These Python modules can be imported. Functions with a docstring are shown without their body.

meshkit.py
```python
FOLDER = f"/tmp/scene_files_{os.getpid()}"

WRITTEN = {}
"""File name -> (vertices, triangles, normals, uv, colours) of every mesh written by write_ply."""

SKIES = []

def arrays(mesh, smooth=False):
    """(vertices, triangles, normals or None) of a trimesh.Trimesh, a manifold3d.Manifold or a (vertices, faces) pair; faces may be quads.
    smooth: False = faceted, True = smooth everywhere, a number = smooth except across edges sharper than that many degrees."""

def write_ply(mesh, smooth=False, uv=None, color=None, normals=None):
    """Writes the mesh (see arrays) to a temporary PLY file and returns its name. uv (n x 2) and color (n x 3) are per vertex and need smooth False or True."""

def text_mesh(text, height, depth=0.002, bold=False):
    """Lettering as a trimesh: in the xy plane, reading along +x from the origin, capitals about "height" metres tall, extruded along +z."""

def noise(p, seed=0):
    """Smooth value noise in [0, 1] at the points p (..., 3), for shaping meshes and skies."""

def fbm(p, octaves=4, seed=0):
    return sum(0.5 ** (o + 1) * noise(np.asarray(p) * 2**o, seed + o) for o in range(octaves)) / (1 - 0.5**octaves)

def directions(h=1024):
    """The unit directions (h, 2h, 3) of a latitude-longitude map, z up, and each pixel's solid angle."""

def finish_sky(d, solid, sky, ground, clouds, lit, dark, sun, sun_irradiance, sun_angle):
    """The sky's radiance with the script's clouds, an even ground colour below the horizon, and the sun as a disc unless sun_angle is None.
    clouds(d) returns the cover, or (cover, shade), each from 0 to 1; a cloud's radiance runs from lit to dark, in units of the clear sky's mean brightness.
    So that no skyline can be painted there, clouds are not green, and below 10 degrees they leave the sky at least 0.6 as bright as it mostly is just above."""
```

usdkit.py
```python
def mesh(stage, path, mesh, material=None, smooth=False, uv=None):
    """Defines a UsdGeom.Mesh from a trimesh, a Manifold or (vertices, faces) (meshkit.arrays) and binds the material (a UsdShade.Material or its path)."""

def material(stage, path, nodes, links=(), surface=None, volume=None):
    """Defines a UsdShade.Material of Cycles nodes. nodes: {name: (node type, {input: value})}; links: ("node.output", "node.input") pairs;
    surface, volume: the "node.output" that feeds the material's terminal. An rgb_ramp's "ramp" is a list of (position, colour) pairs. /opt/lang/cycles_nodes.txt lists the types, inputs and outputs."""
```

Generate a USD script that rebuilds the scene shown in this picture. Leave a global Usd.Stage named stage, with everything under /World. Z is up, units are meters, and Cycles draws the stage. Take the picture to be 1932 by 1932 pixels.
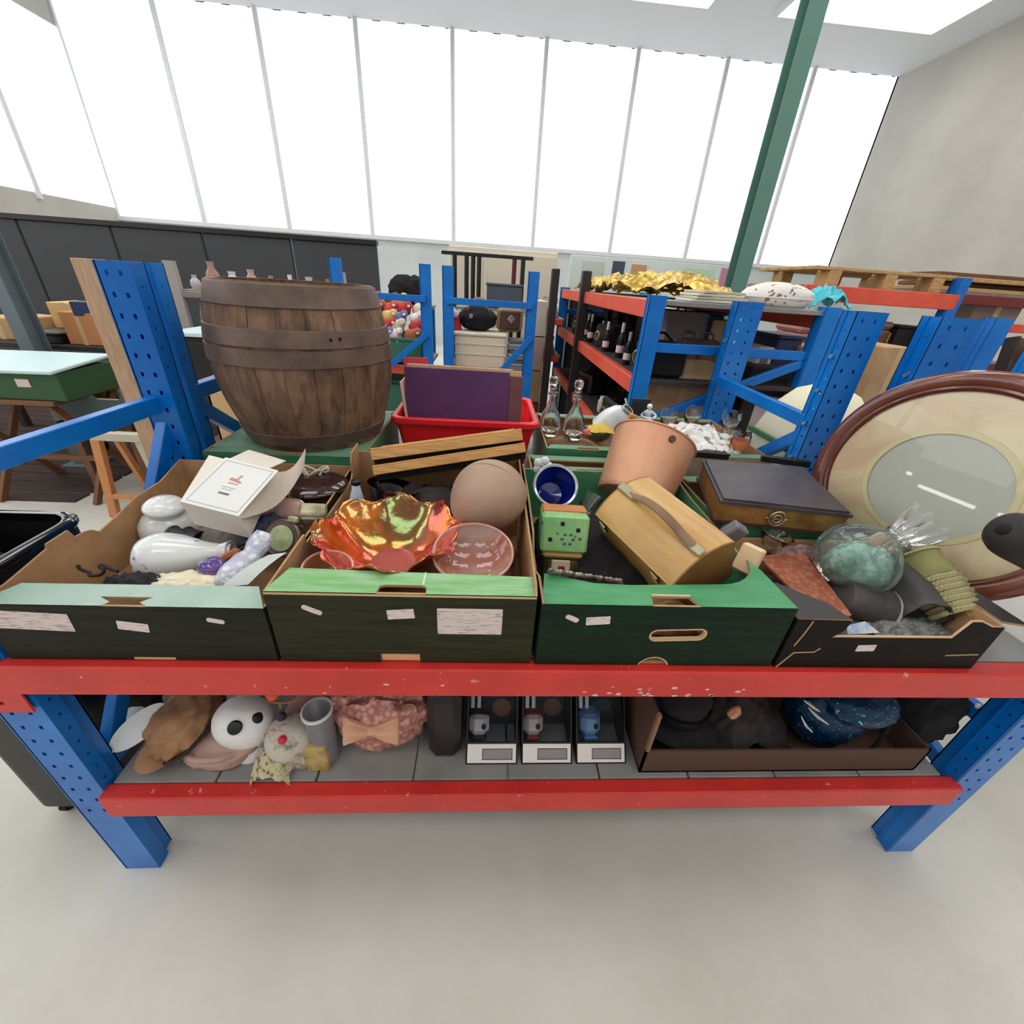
import math, random, numpy as np, trimesh, usdkit, meshkit, manifold3d
from shapely.geometry import Polygon, box as sbox, Point, LineString
from shapely import affinity, union_all
from pxr import Usd, UsdGeom, UsdLux, UsdShade, Gf, Sdf
random.seed(5)
RNG = np.random.default_rng(11)
stage = Usd.Stage.CreateInMemory()
UsdGeom.SetStageUpAxis(stage, 'Z'); UsdGeom.SetStageMetersPerUnit(stage, 1.0)
UsdGeom.Xform.Define(stage, '/World'); UsdGeom.Scope.Define(stage, '/World/Looks')

# ------------------------------------------------------------------ camera, light, exposure
FPX, W = 788.0, 1932
PITCH, YAW, ROLL = [math.radians(a) for a in (28.75, 4.3, 3.95)]
EYE = np.array([0, -0.616, 1.62])
EXPOSURE = -0.4
SKYLIGHT, WALLGLOW, REAR, SIDE = 6.0, 1.5, 1.15, 3.0  # all but the first: strengths of the added glowing wall sheets
FW = np.array([math.sin(YAW) * math.cos(PITCH), math.cos(YAW) * math.cos(PITCH), -math.sin(PITCH)])
_r = np.array([math.cos(YAW), -math.sin(YAW), 0]); _u = np.cross(_r, FW)
RT = math.cos(ROLL) * _r + math.sin(ROLL) * _u; UP = -math.sin(ROLL) * _r + math.cos(ROLL) * _u
cam = UsdGeom.Camera.Define(stage, '/World/camera')
cam.CreateHorizontalApertureAttr(36.0); cam.CreateVerticalApertureAttr(36.0)
cam.CreateFocalLengthAttr(36.0 * FPX / W); cam.CreateClippingRangeAttr(Gf.Vec2f(0.02, 200)); cam.CreateExposureAttr(EXPOSURE)
_m = np.eye(4); _m[0, :3], _m[1, :3], _m[2, :3], _m[3, :3] = RT, UP, -FW, EYE
UsdGeom.Xformable(cam).AddTransformOp().Set(Gf.Matrix4d(*_m.ravel().tolist()))

def at(px, py, x=None, y=None, z=None):
    """where a sight line meets a plane of the place: how the sizes and places below were measured"""
    r = FW + RT * (px - 966) / FPX - UP * (py - 966) / FPX
    t = (x - EYE[0]) / r[0] if x is not None else (y - EYE[1]) / r[1] if y is not None else (z - EYE[2]) / r[2]
    return EYE + t * r

# ------------------------------------------------------------------ materials
def lin(c):
    c = np.asarray(c, float) / 255
    return tuple(np.where(c < .04045, c / 12.92, ((c + .055) / 1.055) ** 2.4))
_mats = {}
def M(name, col, rough=.5, metal=0., col2=None, scale=8., detail=3., lo=.35, hi=.65, bump=0., bscale=None, stretch=(1, 1, 1), dist=0., tex='noise', flecks=None, **kw):
    """painted / printed / bare surface: colour with a noise mottling towards col2, fine relief, optional flecks (colour, scale, amount)"""
    if name in _mats: return _mats[name]
    n = {'p': ('principled_bsdf', dict(base_color=lin(col), roughness=rough, metallic=metal, **kw)), 'tc': ('texture_coordinate', {}), 'mp': ('mapping', dict(scale=stretch))}
    l = [('tc.object', 'mp.vector')]
    last = None
    if col2 is not None:
        if tex == 'wave': n['t'] = ('wave_texture', dict(scale=scale, distortion=dist, detail=detail, detail_scale=1.5)); l.append(('mp.vector', 't.vector'))
        elif tex == 'voronoi': n['t'] = ('voronoi_texture', dict(scale=scale)); l.append(('mp.vector', 't.vector'))
        else: n['t'] = ('noise_texture', dict(scale=scale, detail=detail, roughness=.6, distortion=dist)); l.append(('mp.vector', 't.vector'))
        src = 't.distance' if tex == 'voronoi' else 't.fac'
        n['r'] = ('rgb_ramp', dict(ramp=[(0, lin(col)), (lo, lin(col)), (hi, lin(col2)), (1, lin(col2))])); l.append((src, 'r.fac'))
        last = 'r.color'
    if flecks:
        fc, fs, fa = flecks
        n['fn'] = ('noise_texture', dict(scale=fs, detail=2, roughness=.7)); n['fr'] = ('rgb_ramp', dict(ramp=[(0, (0, 0, 0)), (1 - fa, (0, 0, 0)), (min(1, 1.04 - fa), (1, 1, 1)), (1, (1, 1, 1))]))
        n['fm'] = ('mix_color', dict(a=lin(col), b=lin(fc)))
        l += [('tc.object', 'fn.vector'), ('fn.fac', 'fr.fac'), ('fr.color', 'fm.fac')]
        if last: l.append((last, 'fm.a'))
        last = 'fm.result'
    if last: l.append((last, 'p.base_color'))
    if bump:
        n['bn'] = ('noise_texture', dict(scale=bscale or scale * 4, detail=3)); n['b'] = ('bump', dict(strength=bump, distance=.004))
        l += [('mp.vector', 'bn.vector'), ('bn.fac', 'b.height'), ('b.normal', 'p.normal')]
    _mats[name] = usdkit.material(stage, '/World/Looks/' + name, n, l, surface='p.BSDF')
    return _mats[name]
def EM(name, col, strength):
    if name not in _mats: _mats[name] = usdkit.material(stage, '/World/Looks/' + name, {'e': ('emission', dict(color=lin(col), strength=strength))}, [], surface='e.emission')
    return _mats[name]
def GLASSY(name, col=(235, 240, 240), fac=.16, rough=.04):
    """thin clear pane or film: mostly transparent, with a fresnel sheen"""
    if name not in _mats:
        _mats[name] = usdkit.material(stage, '/World/Looks/' + name, {'t': ('transparent_bsdf', dict(color=lin(col))), 'g': ('glossy_bsdf', dict(color=(1, 1, 1), roughness=rough)), 'lw': ('layer_weight', dict(blend=fac)), 'm': ('mix_closure', {})},
            [('t.BSDF', 'm.closure1'), ('g.BSDF', 'm.closure2'), ('lw.fresnel', 'm.fac')], surface='m.closure')
    return _mats[name]
def GL(name, col, rough=.02, **kw):
    return M(name, col, rough, 0., transmission_weight=1., ior=1.48, **kw)

def FILMY(name, col, veil=.25, gloss=.25, rough=.1):
    """crumpled clear plastic: see-through with a milky veil and sharp glints"""
    if name not in _mats:
        _mats[name] = usdkit.material(stage, '/World/Looks/' + name, {'t': ('transparent_bsdf', dict(color=(1, 1, 1))), 'd': ('diffuse_bsdf', dict(color=lin(col))), 'tl': ('translucent_bsdf', dict(color=lin(col))), 'dm': ('mix_closure', dict(fac=.5)), 'v': ('mix_closure', dict(fac=veil)), 'g': ('glossy_bsdf', dict(color=(1, 1, 1), roughness=rough)), 'lw': ('layer_weight', dict(blend=gloss)), 'm': ('mix_closure', {})},
            [('d.BSDF', 'dm.closure1'), ('tl.BSDF', 'dm.closure2'), ('t.BSDF', 'v.closure1'), ('dm.closure', 'v.closure2'), ('v.closure', 'm.closure1'), ('g.BSDF', 'm.closure2'), ('lw.fresnel', 'm.fac')], surface='m.closure')
    return _mats[name]

# ------------------------------------------------------------------ things and parts
_names = set()
def numbered(parent, name):
    k, p = 0, f'{parent}/{name}'
    while p in _names:
        k += 1; p = f'{parent}/{name}_{k:03d}'
    _names.add(p); return p
def keys(prim, **kw):
    for k, v in kw.items():
        if v: prim.SetCustomDataByKey(k, v)
class Node:
    def __init__(s, path, loc, rot): s.path, s.loc, s.rot = path, np.asarray(loc, float), rot
    def part(s, name, mesh, mat, smooth=30, label=None, kind=None, local=False):
        return put(s, name, mesh, mat, smooth, label, kind, local)
def put(par, name, mesh, mat, smooth, label, kind, local):
    path = numbered(par.path, name)
    if isinstance(mesh, (list,)): mesh = trimesh.util.concatenate(mesh)
    v, f = np.array(mesh.vertices), np.array(mesh.faces)
    if not local: v = (v - par.loc) @ par.rot
    m = usdkit.mesh(stage, path, trimesh.Trimesh(v, f, process=False), mat, smooth)
    keys(m.GetPrim(), label=label, kind=kind)
    return Node(path, par.loc, par.rot)
def thing(name, label, cat, loc=(0, 0, 0), rot=None, group=None, kind=None):
    """an Xform at the thing's base; parts are given in the room's own coordinates, or in the thing's with local=True"""
    rot = np.eye(3) if rot is None else rot
    path = numbered('/World', name); x = UsdGeom.Xform.Define(stage, path)
    m = np.eye(4); m[:3, :3] = rot.T; m[3, :3] = loc
    x.AddTransformOp().Set(Gf.Matrix4d(*m.ravel().tolist()))
    keys(x.GetPrim(), label=label, category=cat, group=group, kind=kind)
    return Node(path, loc, rot)
def single(name, label, cat, mesh, mat, smooth=30, group=None, kind=None):
    if isinstance(mesh, list): mesh = trimesh.util.concatenate(mesh)
    path = numbered('/World', name); v = np.array(mesh.vertices); lo, hi = v.min(0), v.max(0); base = np.array([(lo[0] + hi[0]) / 2, (lo[1] + hi[1]) / 2, lo[2]])
    m = usdkit.mesh(stage, path, trimesh.Trimesh(v - base, np.array(mesh.faces), process=False), mat, smooth)
    UsdGeom.Xformable(m).AddTranslateOp().Set(Gf.Vec3d(*base.tolist()))
    keys(m.GetPrim(), label=label, category=cat, group=group, kind=kind)
    return Node(path, base, np.eye(3))
def struct(name, mesh, mat, label=None, smooth=30, cat=None):
    return single(name, label, cat, mesh, mat, smooth, None, 'structure')

# ------------------------------------------------------------------ shapes
def rot(ax, ay, az):
    ax, ay, az = map(math.radians, (ax, ay, az)); c, s = math.cos, math.sin
    X = np.array([[1, 0, 0], [0, c(ax), -s(ax)], [0, s(ax), c(ax)]]); Y = np.array([[c(ay), 0, s(ay)], [0, 1, 0], [-s(ay), 0, c(ay)]]); Z = np.array([[c(az), -s(az), 0], [s(az), c(az), 0], [0, 0, 1]])
    return Z @ Y @ X
def unit(a): a = np.asarray(a, float); return a / np.linalg.norm(a)
def move(m, R=None, t=(0, 0, 0)):
    v = np.array(m.vertices)
    if R is not None: v = v @ R.T
    return trimesh.Trimesh(v + np.asarray(t, float), m.faces, process=False)
def join(*ms):
    return trimesh.util.concatenate([x for m in ms for x in (m if isinstance(m, (list, tuple)) else [m])])
def cbox(x0, x1, y0, y1, z0, z1, b=.002):
    """box with chamfered edges"""
    x0, x1 = min(x0, x1), max(x0, x1); y0, y1 = min(y0, y1), max(y0, y1); z0, z1 = min(z0, z1), max(z0, z1)
    b = min(b, .45 * min(x1 - x0, y1 - y0, z1 - z0)); p = []
    for x, sx in ((x0, 1), (x1, -1)):
        for y, sy in ((y0, 1), (y1, -1)):
            for z, sz in ((z0, 1), (z1, -1)):
                p += [(x, y + sy * b, z + sz * b), (x + sx * b, y, z + sz * b), (x + sx * b, y + sy * b, z)]
    return trimesh.convex.convex_hull(np.array(p))
def obox(c, s, R=None, b=.002):
    s = np.asarray(s, float) / 2
    return move(cbox(-s[0], s[0], -s[1], s[1], -s[2], s[2], b), R, c)
def frame(d, up=(0, 0, 1)):
    d = unit(d); s = np.cross(up, d)
    if np.linalg.norm(s) < 1e-4: s = np.cross((0, 1, 0), d)
    s = unit(s); return np.stack([d, s, np.cross(d, s)], 1)
def bar(p, q, w, h, up=(0, 0, 1), b=.002):
    p, q = np.asarray(p, float), np.asarray(q, float)
    return obox((p + q) / 2, (np.linalg.norm(q - p), w, h), frame(q - p, up), b)
def smoothpath(pts, n=6):
    p = np.asarray(pts, float)
    if len(p) < 3: return p
    P = np.vstack([2 * p[0] - p[1], p, 2 * p[-1] - p[-2]]); out = []
    for i in range(1, len(P) - 2):
        for t in np.linspace(0, 1, n, endpoint=False):
            a, b, c, d = P[i - 1:i + 3]
            out.append(.5 * (2 * b + (c - a) * t + (2 * a - 5 * b + 4 * c - d) * t ** 2 + (3 * b - a - 3 * c + d) * t ** 3))
    return np.array(out + [p[-1]])
def grid(V, closed_u=False, caps=False):
    """mesh over an array of points (n, m, 3); closed_u joins the last column to the first; caps close the first and last rows"""
    n, m = V.shape[:2]; idx = np.arange(n * m).reshape(n, m); f = []
    J = m if closed_u else m - 1
    for i in range(n - 1):
        for j in range(J):
            a, b, c, d = idx[i, j], idx[i, (j + 1) % m], idx[i + 1, (j + 1) % m], idx[i + 1, j]
            f += [(a, b, c), (a, c, d)]
    v = V.reshape(-1, 3)
    if caps:
        for r, flip in ((0, True), (n - 1, False)):
            v = np.vstack([v, V[r].mean(0)]); c = len(v) - 1
            for j in range(m):
                a, b = idx[r, j], idx[r, (j + 1) % m]; f.append((b, a, c) if flip else (a, b, c))
    return trimesh.Trimesh(v, np.array(f), process=False)
def tube(pts, r, n=10, sm=0, flat=1.0, up=(0, 0, 1), caps=True):
    p = smoothpath(pts, sm) if sm else np.asarray(pts, float)
    r = np.interp(np.linspace(0, 1, len(p)), np.linspace(0, 1, len(np.atleast_1d(r))), np.atleast_1d(r)); rows = []
    for i in range(len(p)):
        d = unit(p[min(i + 1, len(p) - 1)] - p[max(i - 1, 0)]); F = frame(d, up); a = np.linspace(0, 2 * np.pi, n, endpoint=False)
        rows.append(p[i] + r[i] * (np.cos(a)[:, None] * F[:, 1] + flat * np.sin(a)[:, None] * F[:, 2]))
    return grid(np.array(rows), True, caps)
def ring(pts, r, n=8, up=(0, 0, 1), flat=1.):
    p = np.asarray(pts, float); k = len(p); rows = []
    for i in range(k + 1):
        d = unit(p[(i + 1) % k] - p[(i - 1) % k]); F = frame(d, up); a = np.linspace(0, 2 * np.pi, n, endpoint=False)
        rows.append(p[i % k] + r * (np.cos(a)[:, None] * F[:, 1] + flat * np.sin(a)[:, None] * F[:, 2]))
    return grid(np.array(rows), True)
def lathe(prof, n=40, c=(0, 0, 0), R=None, wob=None):
    """surface of revolution of (radius, height) pairs about z"""
    a = np.linspace(0, 2 * np.pi, n, endpoint=False); rows = []
    for k, (r, z) in enumerate(prof):
        rr = np.full(n, max(r, 1e-4)); zz = np.full(n, z)
        if wob: dr, dz = wob(a, k / (len(prof) - 1)); rr, zz = rr * (1 + dr), zz + dz
        rows.append(np.stack([rr * np.cos(a), rr * np.sin(a), zz], 1))
    return move(grid(np.array(rows), True), R, c)
def prism(poly, t, o=(0, 0, 0), u=(1, 0, 0), v=(0, 1, 0)):
    """shapely polygon in the plane (o, u, v), thickened by t along u x v"""
    u, v = unit(u), np.asarray(v, float); v = unit(v - (v @ u) * u); n = np.cross(u, v)
    gs = getattr(poly, 'geoms', [poly]); ms = [trimesh.creation.extrude_polygon(g, abs(t), engine='earcut') for g in gs if g.area > 1e-9]
    m = trimesh.util.concatenate(ms); V = np.array(m.vertices)
    if t < 0: V[:, 2] += t
    return trimesh.Trimesh(np.asarray(o) + V[:, :1] * u + V[:, 1:2] * v + V[:, 2:] * n, m.faces, process=False)
def sheet(pts, t):
    """flat panel through 3D corner points, thickened by t along its normal"""
    p = np.asarray(pts, float); o, u = p[0], unit(p[1] - p[0]); n = unit(np.cross(p[1] - p[0], p[2] - p[0])); v = np.cross(n, u)
    return prism(Polygon([((q - o) @ u, (q - o) @ v) for q in p]), t, o, u, v)
def blob(c, r, amp=.1, f=3., seed=0, sub=3, R=None, flat=None):
    m = trimesh.creation.icosphere(sub, 1.0); v = np.array(m.vertices)
    v = v * (1 + amp * (2 * meshkit.fbm(v * f + 7.3, 3, seed)[:, None] - 1))
    if flat is not None: v[:, 2] = np.maximum(v[:, 2], flat)
    return move(trimesh.Trimesh(v * np.asarray(r, float), m.faces, process=False), R, c)
def cloth(c, sx, sy, h, amp, f, seed, n=26, t=.004, R=None, edge=.0):
    """a crumpled piece of cloth or film: a heap h high in the middle, with folds of the given size"""
    g = np.linspace(-1, 1, n); X, Y = np.meshgrid(g, g, indexing='ij')
    P = np.stack([X * f, Y * f, np.zeros_like(X)], -1)
    wx = meshkit.fbm(P + 3.1, 2, seed + 5) - .5; wy = meshkit.fbm(P + 9.7, 2, seed + 6) - .5
    r = np.clip(1 - (X ** 2 + Y ** 2) / 2, 0, 1)
    Z = h * r ** 1.3 + amp * np.abs(2 * meshkit.fbm(P * 1.7, 3, seed) - 1) * 2 + .0
    V = np.stack([sx * (X + .35 * wx), sy * (Y + .35 * wy), Z], -1)
    top = V; bot = V.copy(); bot[..., 2] -= t
    m = join(grid(top), trimesh.Trimesh(bot.reshape(-1, 3), grid(bot).faces[:, ::-1], process=False))
    return move(m, R, c)
def rpoly(x0, y0, x1, y1, r=.01):
    return sbox(x0 + r, y0 + r, x1 - r, y1 - r).buffer(r, quad_segs=4)
def text(s, h, o, u, v, t=.0006, width=None):
    m = meshkit.text_mesh(s, h, t); V = np.array(m.vertices); u, v = unit(u), unit(v)
    V[:, 0] -= (V[:, 0].min() + V[:, 0].max()) / 2; V[:, 1] -= (V[:, 1].min() + V[:, 1].max()) / 2
    if width: V[:, 0] *= width / np.ptp(V[:, 0])
    return trimesh.Trimesh(np.asarray(o) + V[:, :1] * u + V[:, 1:2] * v + V[:, 2:] * np.cross(u, v), m.faces, process=False)

# ------------------------------------------------------------------ shared looks
BLUE = M('rack_blue', (0, 124, 214), .28, 0, (0, 104, 196), 5, bump=.03, flecks=((150, 180, 215), 60, .25))
BLUE2 = M('rack_blue_far', (0, 128, 220), .42, 0, (0, 110, 204), 3)
RED = M('beam_red', (222, 56, 50), .42, 0, (204, 46, 42), 5, bump=.03, flecks=((226, 140, 130), 42, .31))
ORANGE = M('beam_orange', (242, 102, 76), .5, 0, (228, 84, 62), 4)
HOLE = M('hole_dark', (16, 18, 30), .9)
STEEL = M('steel', (190, 195, 200), .35, .9)
TAN = M('cardboard', (186, 146, 104), .85, 0, (170, 130, 90), 14, bump=.05, bscale=60)
TANLIGHT = M('cardboard_edge', (214, 180, 138), .85)
GREY = M('shelf_grey', (150, 150, 148), .6, 0, (130, 130, 128), 5)
BLACK = M('black_plastic', (20, 20, 22), .4)
DARK = M("dark_cloth", (20, 19, 21), .9, 0, (30, 28, 31), 12, bump=.2)
WHITE = M('white_paper', (236, 232, 226), .7)
PAPER = M('label_paper', (226, 208, 204), .75)
INK = M('label_ink', (120, 104, 106), .8)
CONC = M('concrete', (216, 214, 206), .7, 0, (196, 194, 184), 1.2, detail=6, bump=.04, bscale=30)
# ------------------------------------------------------------------ the hall
X0, X1, Y0, Y1, ZT = -9., 9., -5., 12., 6.2
fl = struct('floor', cbox(X0, X1, Y0, Y1, -.1, 0, .0), CONC, 'pale grey worn concrete warehouse floor under the racks')
WALLP = M('wall_paint', (206, 212, 212), .8, 0, (190, 196, 198), .6)
WALLD = M('wall_lower', (190, 186, 178), .85, 0, (178, 174, 166), .8)
CLAD = M('roof_sheet', (214, 216, 218), .7)
BACKGLOW = EM('added_glow_sheet', (246, 250, 255), WALLGLOW)  # made-up glowing sheets, added to whiten the view above the racks
REARGLOW = EM('rear_added_glow', (250, 250, 252), REAR); SIDEGLOW = EM('side_added_glow', (250, 250, 252), SIDE)
SKY = EM('roof_light', (255, 253, 248), SKYLIGHT)
def ribs(x0, x1, z0, z1, y, d=.04, pitch=.5, axis='x'):
    """trapezoid profiled sheet"""
    n = int(round((x1 - x0) / pitch)); pts = []
    for k in range(n):
        a = x0 + k * pitch; pts += [(a, 0), (a + pitch * .55, 0), (a + pitch * .65, d), (a + pitch * .9, d)]
    pts.append((x1, 0)); top = [(a, b + .01) for a, b in reversed(pts)]
    m = prism(Polygon(pts + top), z1 - z0, (0, 0, 0), (1, 0, 0), (0, 1, 0)); v = np.array(m.vertices)
    return v, m.faces
def wallsheet(a0, a1, z0, z1, mk):
    v, f = ribs(a0, a1, z0, z1, 0)
    return trimesh.Trimesh(np.array([mk(a, d, z + z0) for a, d, z in v]), f, process=False)
wb = struct('wall_back', cbox(X0, X1, Y1, Y1 + .2, 0, 2.4, .0), WALLP, 'pale painted far wall of the warehouse below its added glowing sheets')
for k in range(9):
    a = X0 + k * 2.0
    wb.part('added_glow_sheet', wallsheet(a + .04, a + 1.96, 2.42, ZT, lambda p, d, z: (p, Y1 - .01 + d, z)), BACKGLOW)
    wb.part('sheeting_rail', cbox(a - .04, a + .04, Y1 - .06, Y1 + .05, 2.4, ZT), CLAD)
wb.part('sheeting_rail', cbox(X0, X1, Y1 - .07, Y1 + .02, 2.36, 2.44), CLAD)
wl = struct('wall_left', cbox(X0 - .2, X0, Y0, Y1, 0, ZT, .0), WALLD, 'plain left wall of the warehouse')
for k in range(8):
    a = Y0 + 1 + k * 2.0
    wl.part('added_glow_sheet', cbox(X0 - .01, X0 + .005, a + .05, a + 1.95, 2.6, 5.6, 0), SIDEGLOW)  # unseen glowing sheet, added to whiten the glass of the oval picture
    wl.part('sheeting_rail', cbox(X0 - .01, X0 + .05, a - .05, a + .05, 2.5, 5.7), CLAD)
for y0, y1, z in ((.2, 1.1, 2.05), (1.3, 2.2, 2.2), (2.4, 3.3, 2.3), (-1.0, -.1, 2.1)):
    wl.part('tube_lamp', cbox(X0 + .04, X0 + .08, y0, y1, z, z + .06, .01), EM('tube_light', (255, 255, 250), 22.)); wl.part('lamp_batten', cbox(X0, X0 + .05, y0 - .04, y1 + .04, z - .02, z + .08, .004), CLAD)
wr = struct('wall_right', cbox(X1, X1 + .2, Y0, Y1, 0, ZT, .0), WALLD, 'plain right wall of the warehouse')
wf = struct('wall_front', cbox(X0, X1, Y0 - .2, Y0, 0, ZT, .0), WALLD, 'plain wall behind the viewer')
for k in range(9):
    a = X0 + k * 2.0
    wf.part('added_glow_sheet', cbox(a + .05, a + 1.95, Y0 - .005, Y0 + .01, 2.6, 5.6, 0), REARGLOW)  # unseen glowing sheet, added to lift the fronts that face the viewer
    wf.part('sheeting_rail', cbox(a - .05, a + .05, Y0 - .01, Y0 + .05, 2.5, 5.7), CLAD)
cl = struct('ceiling', cbox(X0, X1, Y0, Y1, ZT, ZT + .1, .0), CLAD, 'pale sheeted warehouse roof with rows of bright rooflights')
for yy in (-2.5, .6, 3.6, 6.6, 9.6):
    for xx in (-6.5, -2.2, 2.2, 6.5):
        cl.part('rooflight', cbox(xx - 1.5, xx + 1.5, yy - .55, yy + .55, ZT - .03, ZT + .01), SKY)
        cl.part('rooflight_kerb', [cbox(xx - 1.58, xx - 1.5, yy - .63, yy + .63, ZT - .08, ZT), cbox(xx + 1.5, xx + 1.58, yy - .63, yy + .63, ZT - .08, ZT), cbox(xx - 1.5, xx + 1.5, yy - .63, yy - .55, ZT - .08, ZT), cbox(xx - 1.5, xx + 1.5, yy + .55, yy + .63, ZT - .08, ZT)], CLAD)

# ------------------------------------------------------------------ racks
def upright(T, x, y, z1, w=.095, d=.075, z0=0., mat=BLUE, holes=True, sx=1, name='upright'):
    """perforated omega post: front plate facing -y with two columns of holes, two flanges with a step, return lips"""
    t = .003; ms = []
    if holes:
        p = sbox(0, z0, w, z1); hs = []
        for zz in np.arange(max(z0, .3) + .03, z1 - .01, .05):
            for xx in (.3, .7): hs.append(sbox(w * xx - .004, zz - .006, w * xx + .004, zz + .006))
        p = p.difference(union_all(hs)); ms.append(prism(p, t, (x, y + t, 0), (1, 0, 0), (0, 0, 1)))
        fp = sbox(0, z0, d * .5, z1).difference(union_all([Point(d * .27, zz).buffer(.004, quad_segs=2) for zz in np.arange(max(z0, .3) + .05, z1 - .01, .05)]))
    else:
        ms.append(cbox(x, x + w, y, y + t, z0, z1, 0)); fp = sbox(0, z0, d * .5, z1)
    ms.append(prism(fp, t, (x + t, y, 0), (0, 1, 0), (0, 0, 1))); ms.append(prism(fp, t, (x + w, y, 0), (0, 1, 0), (0, 0, 1)))
    for a, s in ((x, 1), (x + w, -1)):
        ms.append(cbox(a, a + s * .014, y + d * .5, y + d * .5 + t, z0, z1, 0)); ms.append(cbox(a + s * .012, a + s * (.012 + t), y + d * .5, y + d, z0, z1, 0))
        ms.append(cbox(a + s * .012, a + s * .034, y + d - t, y + d, z0, z1, 0))
    u = T.part(name, join(ms), mat, False)
    return u
def bolts(par, pts, n=(-1, 0, 0), r=.007):
    F = frame(n)
    for p in pts: par.part("bolt", move(trimesh.creation.cylinder(r, .008, sections=8), np.stack([F[:, 1], F[:, 2], F[:, 0]], 1), p), STEEL)

RZ = 1.607
def beam(T, x0, x1, y, z0, z1, mat=RED, d=.04, name='beam'):
    return T.part(name, cbox(x0, x1, y, y + d, z0, z1, .004), mat)
def brace(T, p, q, w=.03, h=.046, mat=BLUE, name='brace'):
    return T.part(name, bar(p, q, w, h), mat)
BT, BB, LZ = .898, .815, .42
rk = thing('pallet_rack', 'blue and red pallet rack holding the front row of boxes', 'rack')
XL, XR = -1.045, 1.30
ul = [upright(rk, XL, .015, RZ), upright(rk, -1.0, .645, RZ, w=.085)]
ur = [upright(rk, 1.40, .015, RZ), upright(rk, XR, .66, RZ, w=.13)]
fb = beam(rk, XL + .085, 1.41, -.005, BB, BT)
crng = random.Random(8)
for k in range(26):
    x = crng.uniform(.20, .62) if k < 20 else crng.uniform(-.8, 1.2); z = BB + .008 + .03 * crng.random() ** 2 + (.02 if k > 20 else 0); r = crng.uniform(.002, .0055)
    fb.part('paint_chip', prism(Polygon([(r * (1 + .6 * crng.random()) * math.cos(a), r * (.4 + .6 * crng.random()) * math.sin(a)) for a in np.linspace(0, 6.28, 8)[:-1]]), .0006, (x, -.0052, z), (1, 0, 0), (0, 0, 1)), M('chip_pink', (236, 190, 180), .6), False)
for x0, x1 in ((XL + .0, XL + .09), (1.405, 1.495)):
    plate = sbox(0, 0, x1 - x0, .20)
    hs = union_all([Point((x1 - x0) * .42, zz).buffer(.006) for zz in (.03, .085, .14, .18)])
    rk.part('beam_connector', prism(plate.difference(hs), .004, (x0, .010, .745), (1, 0, 0), (0, 0, 1)), RED, label='red end plate of the front beam')
beam(rk, -.93, 1.31, .66, BB, BT)
for y, x1 in ((-.005, 1.41), (.66, 1.31)): beam(rk, -.95, x1, y, LZ - .085, LZ)
def deck(T, y0, y1, z, x0=-.94, x1=1.30, n=9):
    w = (x1 - x0) / n
    for k in range(n): T.part('deck_board', cbox(x0 + k * w, x0 + (k + 1) * w - .005, y0, y1, z - .024, z + .001), GREY)
deck(rk, .036, .658, BT, x1=1.38); deck(rk, .036, .658, LZ, x1=1.38)
for x, xb, zz in ((-1.0, -.97, (1.245, .42)), (1.44, 1.36, (.62, .3))):
    for z in zz: brace(rk, (x, .05, z), (xb, .68, z), name='horizontal_brace')
    brace(rk, (x, .08, .40), (xb, .68, 1.20 if x < 0 else .60), name='diagonal_brace')
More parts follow.
